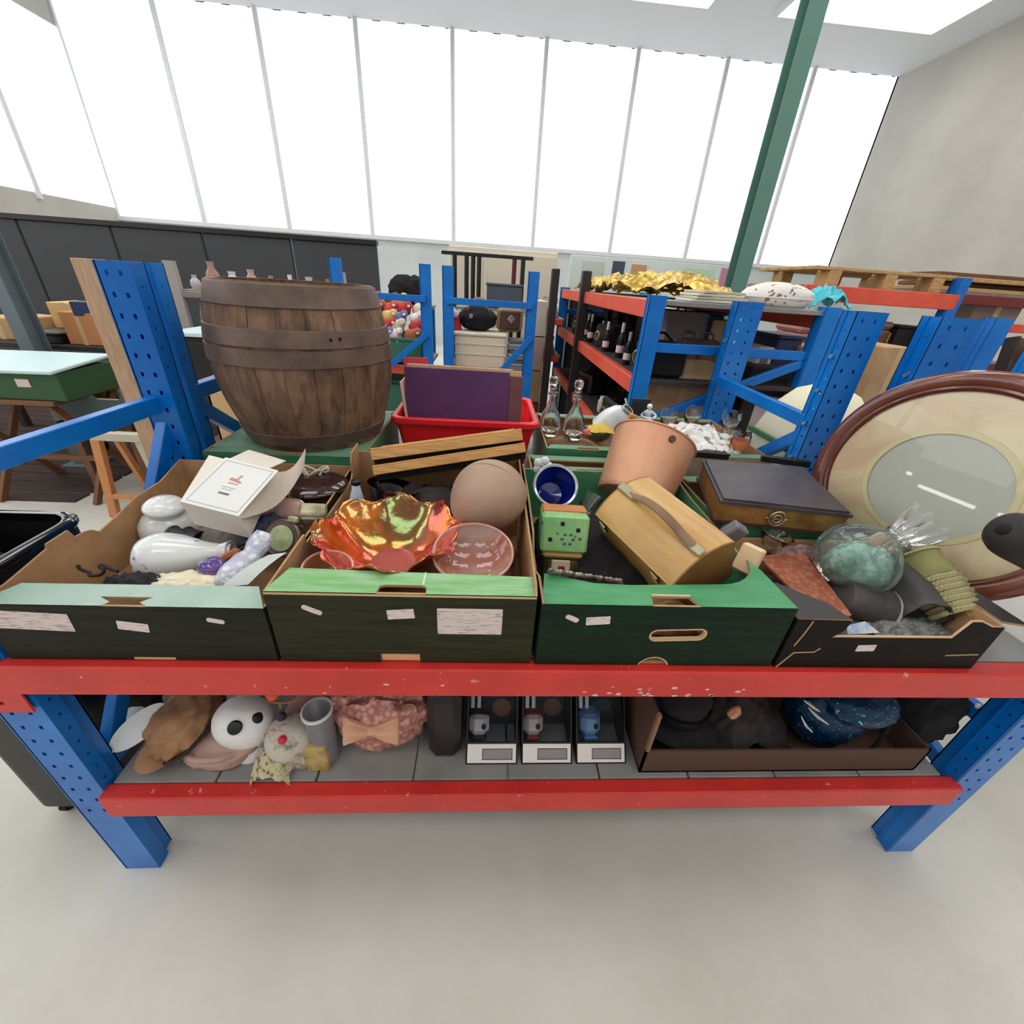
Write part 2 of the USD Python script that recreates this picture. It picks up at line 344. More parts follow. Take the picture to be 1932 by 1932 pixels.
bolts(ul[1], [(-.925, .68, z) for z in (1.245, 1.19)], (1, 0, 0)); bolts(ur[1], [(XR - .003, .68, z) for z in (1.44, 1.12)], (-1, 0, 0))
# the rack standing back to back with it
rb = thing('pallet_rack', 'blue pallet rack standing directly behind the front rack, under the barrel', 'rack')
BY0, BY1 = .765, 1.53
ub = [upright(rb, -1.045, BY0, RZ, w=.10), upright(rb, 1.125, BY0, RZ, w=.105), upright(rb, -1.0, BY1, RZ - .07, w=.095), upright(rb, 1.155, BY1, RZ, w=.13)]
for y in (BY0 + .015, BY1 + .02): beam(rb, -.90, 1.17, y, BB, BT); beam(rb, -.90, 1.17, y, LZ - .085, LZ)
deck(rb, BY0 + .06, BY1 + .015, BT, -.88, 1.12, 8); deck(rb, BY0 + .06, BY1 + .015, LZ, -.88, 1.12, 8)
for x in (-.96, 1.15):
    for z in (1.245, .62): brace(rb, (x, BY0 + .04, z), (x + .02, BY1 + .04, z), name='horizontal_brace')
    brace(rb, (x, BY0 + .04, 1.20), (x + .02, BY1 + .04, .62), name='diagonal_brace')
bolts(ub[1], [(1.122, .79, z) for z in (1.245, 1.47, 1.36, 1.12, 1.02, .96)], (-1, 0, 0)); bolts(ub[3], [(1.152, BY1 + .02, z) for z in (1.43, 1.245)], (-1, 0, 0))
# ------------------------------------------------------------------ cardboard crates of the front row
def planked(name, col, line, pitch=.036):
    """print of sawn boards: thin dark lines and a faint grain"""
    if name in _mats: return _mats[name]
    n = {'tc': ('texture_coordinate', {}), 'sx': ('separate_xyz', {}), 'a': ('math', dict(math_type='divide', value2=pitch)), 'b': ('math', dict(math_type='fraction')), 'c': ('math', dict(math_type='less_than', value2=.07)),
         'mp': ('mapping', dict(scale=(4, 4, 60))), 'nz': ('noise_texture', dict(scale=2.0, detail=4)), 'r': ('rgb_ramp', dict(ramp=[(0, lin(line)), (.3, lin(line)), (.72, lin(col)), (1, lin(col))])), 'm': ('mix_color', dict(b=lin(line))),
         'p': ('principled_bsdf', dict(roughness=.62, specular_ior_level=.22))}
    l = [('tc.object', 'sx.vector'), ('sx.z', 'a.value1'), ('a.value', 'b.value1'), ('b.value', 'c.value1'), ('tc.object', 'mp.vector'), ('mp.vector', 'nz.vector'), ('nz.fac', 'r.fac'), ('r.color', 'm.a'), ('c.value', 'm.fac'), ('m.result', 'p.base_color')]
    _mats[name] = usdkit.material(stage, '/World/Looks/' + name, n, l, surface='p.BSDF'); return _mats[name]
def printed(name, col, ink, sx=30, sz=260, amt=.5):
    """paper with rows of small print, too small to read"""
    return M(name, col, .75, 0, ink, 1., 2, amt, amt + .14, stretch=(sx, sx, sz))
PRINT = printed('paper_print', (228, 212, 208), (176, 158, 158), 45, 300, .52)
TICKET = printed('ticket_print', (232, 216, 214), (190, 170, 172), 60, 200, .55)
CT = .005
def panel(T, name, poly, o, u, v, skin, core=TAN, t=CT, lab=None, skinname='printed_face', line=None):
    u, v = np.asarray(u, float), np.asarray(v, float)
    p = T.part(name, prism(poly, -t, o, u, v), core, False, lab)
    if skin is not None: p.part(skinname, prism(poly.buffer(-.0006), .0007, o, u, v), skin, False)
    return p
def crate(label, x0, x1, y0, y1, zf, zb, skin, flapskin, front=None, left=None, right=None, back=None, core=TAN, inner=None, z0=.90, name='cardboard_crate', zl=None, zr=None, skinside=None):
    T = thing(name, label, 'box', ((x0 + x1) / 2, (y0 + y1) / 2, z0)); w, d = x1 - x0, y1 - y0; zl = zl or zb; zr = zr or zb; ss = skinside or skin
    T.part('base', cbox(x0 + .004, x1 - .004, y0 + .004, y1 - .004, z0, z0 + .005, 0), core, False)
    F = panel(T, 'front_panel', front if front is not None else sbox(0, 0, w, zf - z0), (x0, y0, z0), (1, 0, 0), (0, 0, 1), skin, core)
    B = panel(T, 'back_panel', back if back is not None else sbox(0, 0, w, zb - z0), (x1, y1, z0), (-1, 0, 0), (0, 0, 1), ss, core)
    L = panel(T, 'side_panel', left if left is not None else sbox(0, 0, d, zl - z0), (x0, y1, z0), (0, -1, 0), (0, 0, 1), ss, core)
    R = panel(T, 'side_panel', right if right is not None else sbox(0, 0, d, zr - z0), (x1, y0, z0), (0, 1, 0), (0, 0, 1), ss, core)
    if inner is not None:
        L.part('lining', prism((left if left is not None else sbox(0, 0, d, zl - z0)).buffer(-.001), .001, (x0 + CT + .001, y1, z0), (0, -1, 0), (0, 0, 1)), inner, False)
        R.part('lining', prism((right if right is not None else sbox(0, 0, d, zr - z0)).buffer(-.001), .001, (x1 - CT - .002, y0, z0), (0, 1, 0), (0, 0, 1)), inner, False)
        B.part('lining', prism((back if back is not None else sbox(0, 0, w, zb - z0)).buffer(-.001), .001, (x1, y1 - CT - .002, z0), (-1, 0, 0), (0, 0, 1)), inner, False)
    return T, F, B, L, R
def sticker(P, name, cx, cz, w, h, ang, mat, y, r=.002, lab=None):
    a = math.radians(ang); u = (math.cos(a), 0, math.sin(a)); v = (-math.sin(a), 0, math.cos(a))
    return P.part(name, prism(rpoly(-w / 2, -h / 2, w / 2, h / 2, r), .0006, (cx, y - .0009, cz), u, v), mat, False, lab)
def flatflap(T, x0, x1, ya, yb, z, poly, skin, core=TAN, name='top_flap', tilt=0):
    R = rot(tilt, 0, 0)
    return panel(T, name, poly, (x0, ya, z), R @ np.array([1, 0, 0.]), R @ np.array([0, 1, 0.]), skin, core)

# leftmost crate, olive print darkened for shade, with a pale grey-green top flap
OLIVE = planked('olive_print_shaded', (40, 42, 31), (26, 27, 21)); PALEG = M('pale_green_print', (178, 198, 190), .6, 0, (158, 188, 170), 7)
x0, x1, y0, y1 = -.937, -.417, .016, .622
lw = Polygon([(0, 0), (y1 - y0, 0), (y1 - y0, .140), (.545, .143), (.452, .160), (.448, .170), (.395, .172), (.388, .150), (.36, .148), (.345, .143), (.33, .128), (.275, .138), (.2, .155), (.1, .158), (0, .185)])
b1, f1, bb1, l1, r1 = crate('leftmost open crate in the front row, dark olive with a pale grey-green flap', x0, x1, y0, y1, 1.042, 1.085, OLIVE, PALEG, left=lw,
    right=Polygon([(0, 0), (y1 - y0, 0), (y1 - y0, .185), (.1, .16), (.06, .142), (0, .142)]))
fp = Polygon([(0, 0), (.225, 0), (.232, .012), (.205, .026), (.30, .026), (.285, .012), (.305, 0), (x1 - x0, 0), (x1 - x0 - .04, .066), (.03, .062)])
flatflap(b1, x0, x1, y0, y0 + .06, 1.042, fp, PALEG)
P_ = [at(416, 1108, y=.088), at(468, 1103, y=.085), at(506, 1047, y=.15), at(541, 1042, y=.127)]
b1.part('corner_flap', grid(np.array([[P_[0] * (1 - q) + P_[2] * q + np.array([0, 0, .006 * math.sin(3.14 * q)]), P_[1] * (1 - q) + P_[3] * q + np.array([0, 0, .004 * math.sin(3.14 * q)])] for q in np.linspace(0, 1, 8)])), M('pale_green_back', (196, 206, 200), .55), True, 'pale curled corner flap')
sticker(f1, 'produce_label', -.852, 1.003, .142, .045, -3, PRINT, y0, lab='large white printed label')
sticker(f1, 'lot_ticket', -.672, .992, .056, .022, -9, TICKET, y0, lab='small white ticket')
sticker(f1, 'price_ticket', -.514, 1.01, .033, .011, -12, TICKET, y0, .005, lab='small rounded white ticket')
f1.part('torn_edge', cbox(-.70, -.62, y0 - .0012, y0 + .001, .902, .908, 0), TANLIGHT, False)

# second crate, shade put into the green of its printed faces
GREENA = planked('green_print_shaded_a', (52, 54, 30), (34, 36, 22)); GFLAP = M('green_flap', (112, 174, 100), .55, 0, (150, 192, 146), 9, stretch=(1, 6, 6))
x0, x1, y0, y1 = -.411, .109, .016, .665; zf = 1.085
fp = sbox(0, 0, x1 - x0, zf - .90)
lw = Polygon([(0, 0), (y1 - y0, 0), (y1 - y0, .184), (.455, .190), (.452, .165), (.42, .166), (.41, .158), (.14, .158), (.10, .165), (.085, .178), (.083, .215), (.07, .238), (0, .245)])
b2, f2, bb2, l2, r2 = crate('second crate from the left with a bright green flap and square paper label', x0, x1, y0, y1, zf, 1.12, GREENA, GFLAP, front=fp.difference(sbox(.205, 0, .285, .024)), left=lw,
    right=Polygon([(0, 0), (y1 - y0, 0), (y1 - y0, .22), (.02, .20), (0, .186)]))
w = x1 - x0
flatflap(b2, x0, x1, y0, 0, zf, Polygon([(0, 0), (.209, 0), (.212, .022), (.222, .026), (.292, .026), (.302, .022), (.303, 0), (w, 0), (w - .004, .062), (.02, .075)]), GFLAP)
b2.part('front_skirt', cbox(x0 + .001, x1 - .001, y0 - .001, y0, zf - .006, zf - .001, 0), TANLIGHT)
b2.part('flap_seam', cbox(-.118, -.115, y0 + .028, y0 + .068, zf, zf + .0014, 0), M('pale_tape', (206, 226, 190), .6), False)
sticker(f2, 'price_ticket', -.327, 1.042, .040, .012, -28, TICKET, y0, .005, lab='small rounded white ticket')
sticker(f2, 'lot_ticket', -.158, 1.035, .053, .024, 5, TICKET, y0, lab='small white ticket')
sticker(f2, 'produce_label', -.022, 1.018, .130, .068, 0, PRINT, y0, lab='large white printed label')
f2.part('raw_board', cbox(x0 + .205, x0 + .285, y0 + .003, y0 + .006, .902, .925, 0), M('raw_board', (226, 178, 132), .85), False, 'bare tan cardboard tab')

# third crate, green print deepened for shade, with a hand hole
GREENB = planked('green_print_shaded_b', (12, 46, 28), (9, 30, 19)); GFLAPB = M('green_flap_b', (58, 140, 86), .5, 0, (76, 154, 104), 7, stretch=(1, 6, 6)); GINN = M('green_inside', (70, 140, 100), .6)
x0, x1, y0, y1 = .119, .651, .014, .66; zf = 1.068; w = x1 - x0
hole = LineString([(.252, .088), (.342, .092)]).buffer(.017)
fpoly = sbox(0, 0, w, zf - .90).difference(hole).difference(Point(.262, -.012).buffer(.037))
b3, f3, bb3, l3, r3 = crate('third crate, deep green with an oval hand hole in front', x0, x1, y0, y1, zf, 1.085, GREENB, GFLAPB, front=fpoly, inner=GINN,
    right=Polygon([(0, 0), (y1 - y0, 0), (y1 - y0, .17), (.52, .158), (.2, .152), (.08, .16), (0, .168)]), left=Polygon([(0, 0), (y1 - y0, 0), (y1 - y0, .172), (.56, .172), (.5, .142), (.44, .145), (.4, .185), (.2, .2), (0, .2)]))
arc = [(w - .004, .13)] + [(w - .13 + .115 * math.cos(a), .19 - .115 * math.sin(a)) for a in np.linspace(.15, 1.5, 8)] + [(.20, .066), (.12, .070)] + [(.016, .10)]
flatflap(b3, x0, x1, y0, 0, zf, Polygon([(0, 0), (.226, 0), (.232, .028), (.312, .030), (.325, 0), (w, 0)] + arc), GFLAPB)
b3.part('notch_edge', cbox(x0 + .232, x0 + .314, y0 + .028, y0 + .033, zf - .001, zf + .004, 0), TANLIGHT, False, 'bare tan edge of the flap notch')
f3.part('hole_edge', prism(hole.difference(hole.buffer(-.004)), -CT - .004, (x0, y0, .90), (1, 0, 0), (0, 0, 1)), TANLIGHT, False)
f3.part('notch_rim', prism(Point(.262, -.012).buffer(.037).difference(Point(.262, -.012).buffer(.0335)).intersection(sbox(0, 0, 1, 1)), -CT, (x0, y0, .90), (1, 0, 0), (0, 0, 1)), TANLIGHT, False)
sticker(f3, 'price_ticket', .184, 1.033, .030, .012, -28, TICKET, y0, .005, lab='small rounded white ticket')
sticker(f3, 'lot_ticket', .238, 1.028, .050, .021, 5, TICKET, y0, lab='small white ticket')

# fourth crate, low and black
BLKP = M('black_print', (20, 15, 13), .6, 0, (25, 19, 17), 6, specular_ior_level=.15); BEDGE = M('edge_tan', (190, 150, 108), .85)
x0, x1, y0, y1 = .658, 1.138, .012, .352; w = x1 - x0
fpoly = Polygon([(0, 0), (w, 0), (w, .128), (w - .03, .128), (w - .062, .142), (w - .085, .142), (w - .105, .094), (.098, .092), (.118, .112), (.122, .140), (.0, .142)])
b4, f4, bb4, l4, r4 = crate('low black crate at the right end of the front row with a cut-down front', x0, x1, y0, y1, 1.04, 1.03, BLKP, BLKP, front=fpoly, core=BEDGE,
    left=Polygon([(0, 0), (y1 - y0, 0), (y1 - y0, .142), (0, .142)]), right=Polygon([(0, 0), (y1 - y0, 0), (y1 - y0, .14), (0, .128)]))
sticker(f4, 'lot_ticket', .848, .962, .043, .019, 2, TICKET, y0, lab='small white ticket')
flatflap(b4, x0, 0, y0, 0, 1.0425, Polygon([(0, 0), (.122, 0), (.105, .05), (.03, .12), (0, .12)]), M('black_flap', (56, 53, 54), .5))
flatflap(b4, x1 - .001, 0, y0, 0, 1.036, Polygon([(0, .01), (.05, -.002), (.052, .30), (0, .31)]), M('black_flap', (56, 53, 54), .5), name='side_flap')
for p in ([(.006, .0), (.03, .046), (.075, .048), (.085, .06)], [(.022, .066), (.03, .10), (.036, .138)], [(w - .09, .042), (w - .012, .046)]):
    f4.part('crease', tube([(x0 + a, y0 - .0008, .90 + b) for a, b in p], .0017, 5), BEDGE)
f4.part('cut_edge', tube([(x0 + a, y0 + .002, .901 + b) for a, b in ((.098, .0925), (w - .105, .0945), (w - .085, .142), (w - .062, .142), (w - .03, .128))], .0028, 6), TANLIGHT, True, 'bare tan cut edge')

# ------------------------------------------------------------------ crates of the row behind
GREENC = M('green_print_c', (52, 110, 78), .55, 0, (74, 136, 98), 6, stretch=(1, 1, 5)); GREENRIM = M('green_rim', (108, 150, 120), .6)
bk = []
def backcrate(label, x0, x1, y0, y1, z1, z0=.90, rim=.045, skin=None, lid=False):
    T, F, B, L, R = crate(label, x0, x1, y0, y1, z1, z1, skin or GREENC, GREENRIM, z0=z0)
    w = x1 - x0; d = y1 - y0
    flatflap(T, x0, 0, y0, 0, z1, Polygon([(0, 0), (w * .36, 0), (w * .38, .02), (w * .62, .02), (w * .64, 0), (w, 0), (w - .02, rim), (.02, rim)]), GREENRIM)
    flatflap(T, x0, 0, y1 - rim, 0, z1, Polygon([(0.02, 0), (w - .02, 0), (w, rim), (0, rim)]), GREENRIM)
    if lid: panel(T, 'lid', sbox(.006, rim + .001, w - .006, d - rim - .001), (x0, y0, z1), (1, 0, 0), (0, 1, 0), GREENRIM)
    return T
backcrate('green crate behind the leftmost crate, under the barrel', -.90, -.40, .675, 1.23, 1.092, lid=True)
bx1 = backcrate('green crate with decanters and a fruit bowl, right of the red tub', .225, .545, .86, 1.34, 1.085)
bx2 = backcrate('green crate behind the copper bucket, in front of the decanter crate', .155, .58, .70, .845, 1.062)
TANW = M('grey_tan_board', (170, 150, 128), .8, 0, (150, 132, 112), 8)
bx3 = backcrate('open crate full of glassware and a bag of china, right of the decanters', .60, 1.10, .845, 1.37, 1.085, skin=TANW)
bx4 = backcrate('green crate carrying the big old album, behind the low black crate', .668, 1.075, .368, .70, 1.062)
# ------------------------------------------------------------------ barrel
def staves_mat():
    n = {'tc': ('texture_coordinate', {}), 'mp': ('mapping', dict(scale=(10, 10, 1.6))), 'n1': ('noise_texture', dict(scale=3.5, detail=6, roughness=.65, distortion=.4)), 'r1': ('rgb_ramp', dict(ramp=[(0, lin((54, 42, 36))), (.36, lin((100, 80, 66))), (.56, lin((142, 112, 88))), (.75, lin((164, 124, 90)))])),
         'n2': ('noise_texture', dict(scale=6, detail=3)), 'r2': ('rgb_ramp', dict(ramp=[(0, (.42, .38, .36)), (.40, (.6, .55, .53)), (.6, (1, 1, 1)), (1, (1, 1, 1))])), 'm': ('mix_color', dict(blend_type='multiply', fac=1.)), 'oi': ('geometry', {}), 'p': ('principled_bsdf', dict(roughness=.75)), 'b': ('bump', dict(strength=.35, distance=.004))}
    return usdkit.material(stage, '/World/Looks/stave_oak', n, [('tc.object', 'mp.vector'), ('mp.vector', 'n1.vector'), ('n1.fac', 'r1.fac'), ('tc.object', 'n2.vector'), ('n2.fac', 'r2.fac'), ('r1.color', 'm.a'), ('r2.color', 'm.b'), ('m.result', 'p.base_color'), ('n1.fac', 'b.height'), ('b.normal', 'p.normal')], surface='p.BSDF')
OAK = staves_mat(); HOOP = M('hoop_iron', (122, 100, 88), .55, .15, (94, 77, 69), 9, bump=.15, bscale=50)
bc = np.array([-.622, .915, 1.0945]); BHh = .486
def brad(t): return .213 + .058 * math.sin(math.pi * min(1, max(0, (t * .93 + .02)))) + .014 * t
br = thing('barrel', 'old oak barrel with broad iron hoops standing behind the white gift box', 'barrel', bc)
NS = 22
for k in range(NS):
    a0, a1 = 2 * math.pi * (k + .008) / NS, 2 * math.pi * (k + .992) / NS; rows = []
    off = .0012 * random.uniform(-1, 1)
    for t in np.linspace(0, 1, 15):
        r = brad(t) + off; A = np.linspace(a0, a1, 4)
        rows.append([(bc[0] + q * math.cos(a), bc[1] + q * math.sin(a), bc[2] + t * BHh) for q, aa in ((r, A), (r - .022, A[::-1])) for a in aa])
    br.part('stave', grid(np.array(rows), True, True), OAK, 40)
for t0, t1 in ((.875, .995), (.665, .765), (.555, .655), (.035, .12)):
    pr = [(brad(t) + e, t * BHh) for t, e in ((t0, .0005), (t0 + .004, .005), ((t0 + t1) / 2, .005), (t1 - .004, .005), (t1, .0005))]
    h = br.part('hoop', lathe(pr, 64, bc), HOOP, 40)
    if t0 > .6 and t0 < .7: h.part('rivet', blob(bc + np.array([brad(.715) * math.cos(-.93), brad(.715) * math.sin(-.93), .715 * BHh]), (.007,) * 3, 0, sub=2), HOLE); h.part('rivet', blob(bc + np.array([brad(.72) * math.cos(-.83), brad(.72) * math.sin(-.83), .72 * BHh]), (.007,) * 3, 0, sub=2), HOLE)
br.part('head', lathe([(0, BHh - .030), (.1, BHh - .030), (brad(1) - .021, BHh - .030), (brad(1) - .021, BHh - .035), (0, BHh - .04)], 48, bc), OAK, False)
br.part('base_head', lathe([(0, .02), (brad(0) - .02, .02), (brad(0) - .02, .03), (0, .03)], 48, bc), OAK, False)

# ------------------------------------------------------------------ oval picture leaning at the right
oc = EYE + (np.array([1.3048, .435, 1.1721]) - EYE) * .94
on, ou, ow = np.array([-.936, -.297, .1886]), np.array([.3154, -.9459, .0756]), np.array([.156, .1303, .9791])
S = .94; op_, oq, om, ok = .168 * S, .157 * S, .117 * S, .053 * S
MAHOG = M('mahogany', (96, 48, 38), .22, 0, (122, 66, 50), 5, stretch=(1, 1, 3), coat_weight=.6, coat_roughness=.1)
MARB = M('cream_mount', (255, 238, 204), .25, 0, (238, 208, 172), 3.0, detail=5, dist=1.2, lo=.42, hi=.62)
FR = np.stack([ou, ow, on], 1)
pic = thing('oval_picture', 'large oval picture in a dark mahogany frame leaning at the right end', 'picture', oc, FR)
def oval(prof, n=72):
    a = np.linspace(0, 2 * np.pi, n, endpoint=False); return grid(np.array([[((op_ + e) * math.cos(t), (oq + e) * math.sin(t), h) for t in a] for e, h in prof]), True)
E1 = om + ok
pic.part('frame', oval([(om - .004, -.012), (om - .004, .004), (om + .004, .012), (om + .010, .010), (om + .016, .016), (om + .03, .020), (om + .040, .014), (E1, .006), (E1, -.018), (om, -.018), (om - .004, -.012)]), MAHOG, 60, local=True)
pic.part('mount', oval([(0, 0), (0, -.004), (om, -.004), (om, 0), (om * .5, .0005), (0, 0)]), MARB, 30, local=True)
pic.part('inner_slip', oval([(-.004, .0), (-.004, .003), (.010, .003), (.012, .0005), (.010, 0)]), M('cream_slip', (244, 230, 186), .4), 30, local=True)
pic.part('picture_sheet', prism(affinity.scale(Point(0, 0).buffer(1, quad_segs=24), op_, oq), .001, (0, 0, -.003)), M('grey_sheet', (216, 217, 208), .4), False, local=True)
pic.part('glass', prism(affinity.scale(Point(0, 0).buffer(1, quad_segs=24), op_ + om, oq + om), .0012, (0, 0, .0045)), GLASSY('picture_glass', (250, 251, 250), .22, .015), False, local=True)

# ------------------------------------------------------------------ red tub with board games and folders
REDP = M('red_plastic', (240, 42, 50), .32, 0, (226, 32, 42), 3)
tub = thing('plastic_tub', 'bright red plastic tub holding folders, right of the barrel', 'tub', (-.08, 1.12, .90))
tx0, tx1, ty0, ty1, tz0, tz1 = -.362, .197, .915, 1.33, .90, 1.158
def rr(x0, x1, y0, y1, r, n=5):
    p = []
    for cx, cy, a0 in ((x1 - r, y1 - r, 0), (x0 + r, y1 - r, 90), (x0 + r, y0 + r, 180), (x1 - r, y0 + r, 270)):
        p += [(cx + r * math.cos(math.radians(a0 + 90 * i / n)), cy + r * math.sin(math.radians(a0 + 90 * i / n))) for i in range(n + 1)]
    return np.array(p)
def trough(levels, x0, x1, y0, y1, r=.03):
    return grid(np.array([[(x, y, z) for x, y in rr(x0 - e, x1 + e, y0 - e, y1 + e, r)] for e, z in levels]), True, True)
tub.part('shell', trough([(-.055, tz0), (-.052, tz0 + .004), (-.018, tz1 - .028), (-.020, tz1 - .024), (-.058, tz0 + .008)], tx0, tx1, ty0, ty1), REDP, 35)
tub.part('rim', grid(np.array([[(x, y, z) for x, y in rr(tx0 - e, tx1 + e, ty0 - e, ty1 + e, .035)] for e, z in ((-.022, tz1 - .03), (-.006, tz1 - .028), (0, tz1 - .02), (0, tz1 - .004), (-.004, tz1), (-.018, tz1), (-.022, tz1 - .004), (-.022, tz1 - .03))]), True), REDP, 35)
PURP = M('purple_board', (84, 44, 96), .6, 0, (96, 52, 104), 4)
g = thing('box_file', 'purple board cover standing in the red tub', 'folder', (-.10, 1.04, .93))
Rg = rot(-7, 0, -1)
g.part('cover', obox((-.122, 1.045, 1.142), (.405, .007, .345), Rg), PURP)
g.part('pages', obox((-.112, 1.062, 1.148), (.41, .022, .352), Rg), M('old_paper', (214, 180, 146), .85, 0, (196, 158, 122), 30))
g.part('spine', obox((.107, 1.047, 1.128), (.055, .012, .345), Rg), M('purple_brown', (110, 70, 76), .6), label='brownish spine strip')
g2 = thing('box_file', 'buff folder standing behind the purple board in the red tub', 'folder', (-.08, 1.1, .93))
g2.part('cover', obox((-.085, 1.095, 1.132), (.43, .006, .36), Rg), M('buff_card', (216, 176, 128), .8)); g2.part('pages', obox((-.085, 1.105, 1.105), (.42, .012, .35), Rg), WHITE)
REDC = M('red_card', (206, 60, 76), .6)
single('folder', 'pinkish red folder corner at the left in the tub', 'folder', obox((-.30, 1.20, 1.125), (.10, .008, .40), rot(-8, 0, 12)), REDC)
single('folder', 'cream folder leaning beside the pinkish one in the tub', 'folder', obox((-.318, 1.10, 1.10), (.006, .16, .33), rot(0, -6, 0)), M('cream_card', (226, 200, 176), .8))

# two framed canvases stacked on the second crate
PINE = M('pine', (214, 168, 104), .6, 0, (190, 138, 76), 4, stretch=(3, 30, 30), dist=.5)
def stretcher(label, a, b, dv, h):
    """a, b: ends of the front rail; dv: depth direction"""
    a, b, dv = map(np.asarray, (a, b, dv)); T = thing('stretched_canvas', label, 'picture frame', tuple((a + b) / 2))
    nrm = unit(np.cross(b - a, dv)); D = np.linalg.norm(dv); d = unit(dv)
    if nrm[2] < 0: nrm = -nrm
    for o, nm in ((0, 'front_rail'), (D - .02, 'back_rail')):
        T.part(nm, [bar(a + d * (o + .01), b + d * (o + .01), .022, h, nrm), bar(a + d * (o + .006) + nrm * h * .62, b + d * (o + .006) + nrm * h * .62, .012, h * .35, nrm)], PINE)
    for e in (a + unit(b - a) * .012, b - unit(b - a) * .012): T.part('side_rail', bar(e + d * .021, e + d * (D - .021), .022, h, nrm), PINE)
    q = a + nrm * h * .3; T.part('canvas', sheet([q + d * .01, q + (b - a) + d * .01, q + (b - a) + d * (D - .01), q + d * (D - .01)], .002), M('dark_canvas', (44, 38, 34), .9), False, 'dark canvas')
    T.part('gap_shade_sheet', sheet([q + d * .02 - nrm * h * .95, q + (b - a) + d * .02 - nrm * h * .95, q + (b - a) + d * (D - .02) - nrm * h * .95, q + d * (D - .02) - nrm * h * .95], .004), M('gap_shade_black', (18, 15, 14), .9), False, 'black sheet standing for shade in the gap')  # added sheet: its black stands for the dark gap between the frames
    T.part('shadow_slip', bar(a + d * .03 - nrm * h * .9, b + d * .03 - nrm * h * .9, .012, h * 1.0, nrm), M('gap_shade_black', (18, 15, 14), .9), 30, 'black slip standing for shade below the rail')  # no real slip: black put in as the shade under the rail
    return T
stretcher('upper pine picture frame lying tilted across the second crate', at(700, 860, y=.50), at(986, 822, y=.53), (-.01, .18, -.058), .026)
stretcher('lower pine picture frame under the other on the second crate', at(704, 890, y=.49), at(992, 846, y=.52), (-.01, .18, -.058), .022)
# ------------------------------------------------------------------ what lies in the leftmost crate
PORC = M('porcelain', (240, 243, 242), .12, 0, (240, 243, 242), 8, flecks=((150, 160, 175), 26, .36), coat_weight=.4)
PORCP = M('porcelain_plain', (238, 240, 238), .15, coat_weight=.4)
def axisR(d, up=(0, 0, 1)):
    """rotation taking z to d"""
    F = frame(d, up); return np.stack([F[:, 1], F[:, 2], F[:, 0]], 1)
jc = np.array([-.882, .425, .905]); jr = rot(4, 9, 0); jR = lambda h: jc + jr @ np.array([0, 0, h])
t = thing('lidded_jar', 'white flowered china jar with a wide lid in the leftmost crate', 'jar', jc)
t.part('body', lathe([(.001, 0), (.04, 0), (.046, .006), (.062, .03), (.070, .055), (.067, .08), (.055, .100), (.042, .110), (.04, .112), (.001, .112)], 40, jc, jr), PORC, 50)
t.part('lid', lathe([(.001, .110), (.036, .110), (.037, .118), (.047, .124), (.049, .130), (.046, .137), (.036, .147), (.018, .153), (.001, .154)], 40, jc, jr), PORCP, 50)
p0, p1 = at(272, 1056, y=.245), at(436, 1040, y=.262)
t = thing('china_vase', 'white china vase with a slim neck lying on its side in the leftmost crate', 'vase', p0)
R = axisR(p1 - p0); Lv = np.linalg.norm(p1 - p0)
t.part('body', lathe([(.001, -.002), (.042, 0), (.054, .010), (.061, .035), (.060, .06), (.052, .09), (.038, .125), (.026, .155), (.02, .185), (.019, .205)], 40, p0, R), PORC, 50)
t.part('neck_rim', lathe([(.019, .200), (.0195, Lv - .03), (.026, Lv - .004), (.027, Lv), (.022, Lv), (.015, Lv - .03), (.014, .2)], 36, p0, R), PORCP, 50)
# white card gift box, lid open
CARD = M('gift_card', (236, 228, 216), .6); CARDT = M('gift_card_top', (232, 234, 230), .5); CARDS = M('gift_card_side', (212, 198, 184), .65)
D, A = at(339, 946, y=.26), at(394, 858, y=.41); Cc = at(450, 974, y=.235); B = A + (Cc - D)
nrm = unit(np.cross(Cc - D, A - D)); dn = -nrm
t = thing('gift_box', 'white card gift box with a red crest lying open on the leftmost crate', 'box', tuple(D))
t.part('body', trimesh.convex.convex_hull(np.array([q + dn * e for q in (D, Cc, B, A) for e in (.001, .082)])), CARD, False)
u, v = unit(Cc - D), unit(A - D); v = unit(v - (v @ u) * u); wd, ht = np.linalg.norm(Cc - D), np.linalg.norm(A - D)
F = t.part('face', prism(sbox(.0, .0, wd, ht), .001, D - nrm * .001, u, v), CARDT, False)
GRY = M('grey_rule', (176, 172, 178), .7); RDP = M('red_print', (206, 146, 140), .7)
F.part('border_rule', prism(sbox(.008, .008, wd - .008, ht - .008).difference(sbox(.0098, .0098, wd - .0098, ht - .0098)), .0004, D, u, v), GRY, False)
cx, cy = wd * .50, ht * .56
F.part('crest', prism(union_all([Polygon([(cx - .016, cy + .004), (cx + .016, cy), (cx + .014, cy + .006), (cx + .004, cy + .010), (cx + .007, cy + .026), (cx + .001, cy + .026), (cx, cy + .012), (cx - .014, cy + .012)]), sbox(cx - .012, cy - .006, cx + .013, cy - .003)]), .0005, D, u, v), RDP, False)
F.part('small_print', prism(union_all([sbox(cx - .018, cy - .020, cx + .015, cy - .018), sbox(cx - .014, cy - .026, cx + .012, cy - .0245)]), .0005, D, u, v), GRY, False)
F.part('caption', prism(sbox(cx - .013, cy - .042, cx + .013, cy - .036), .0005, D, u, v), M('dark_print', (120, 122, 112), .7), False)
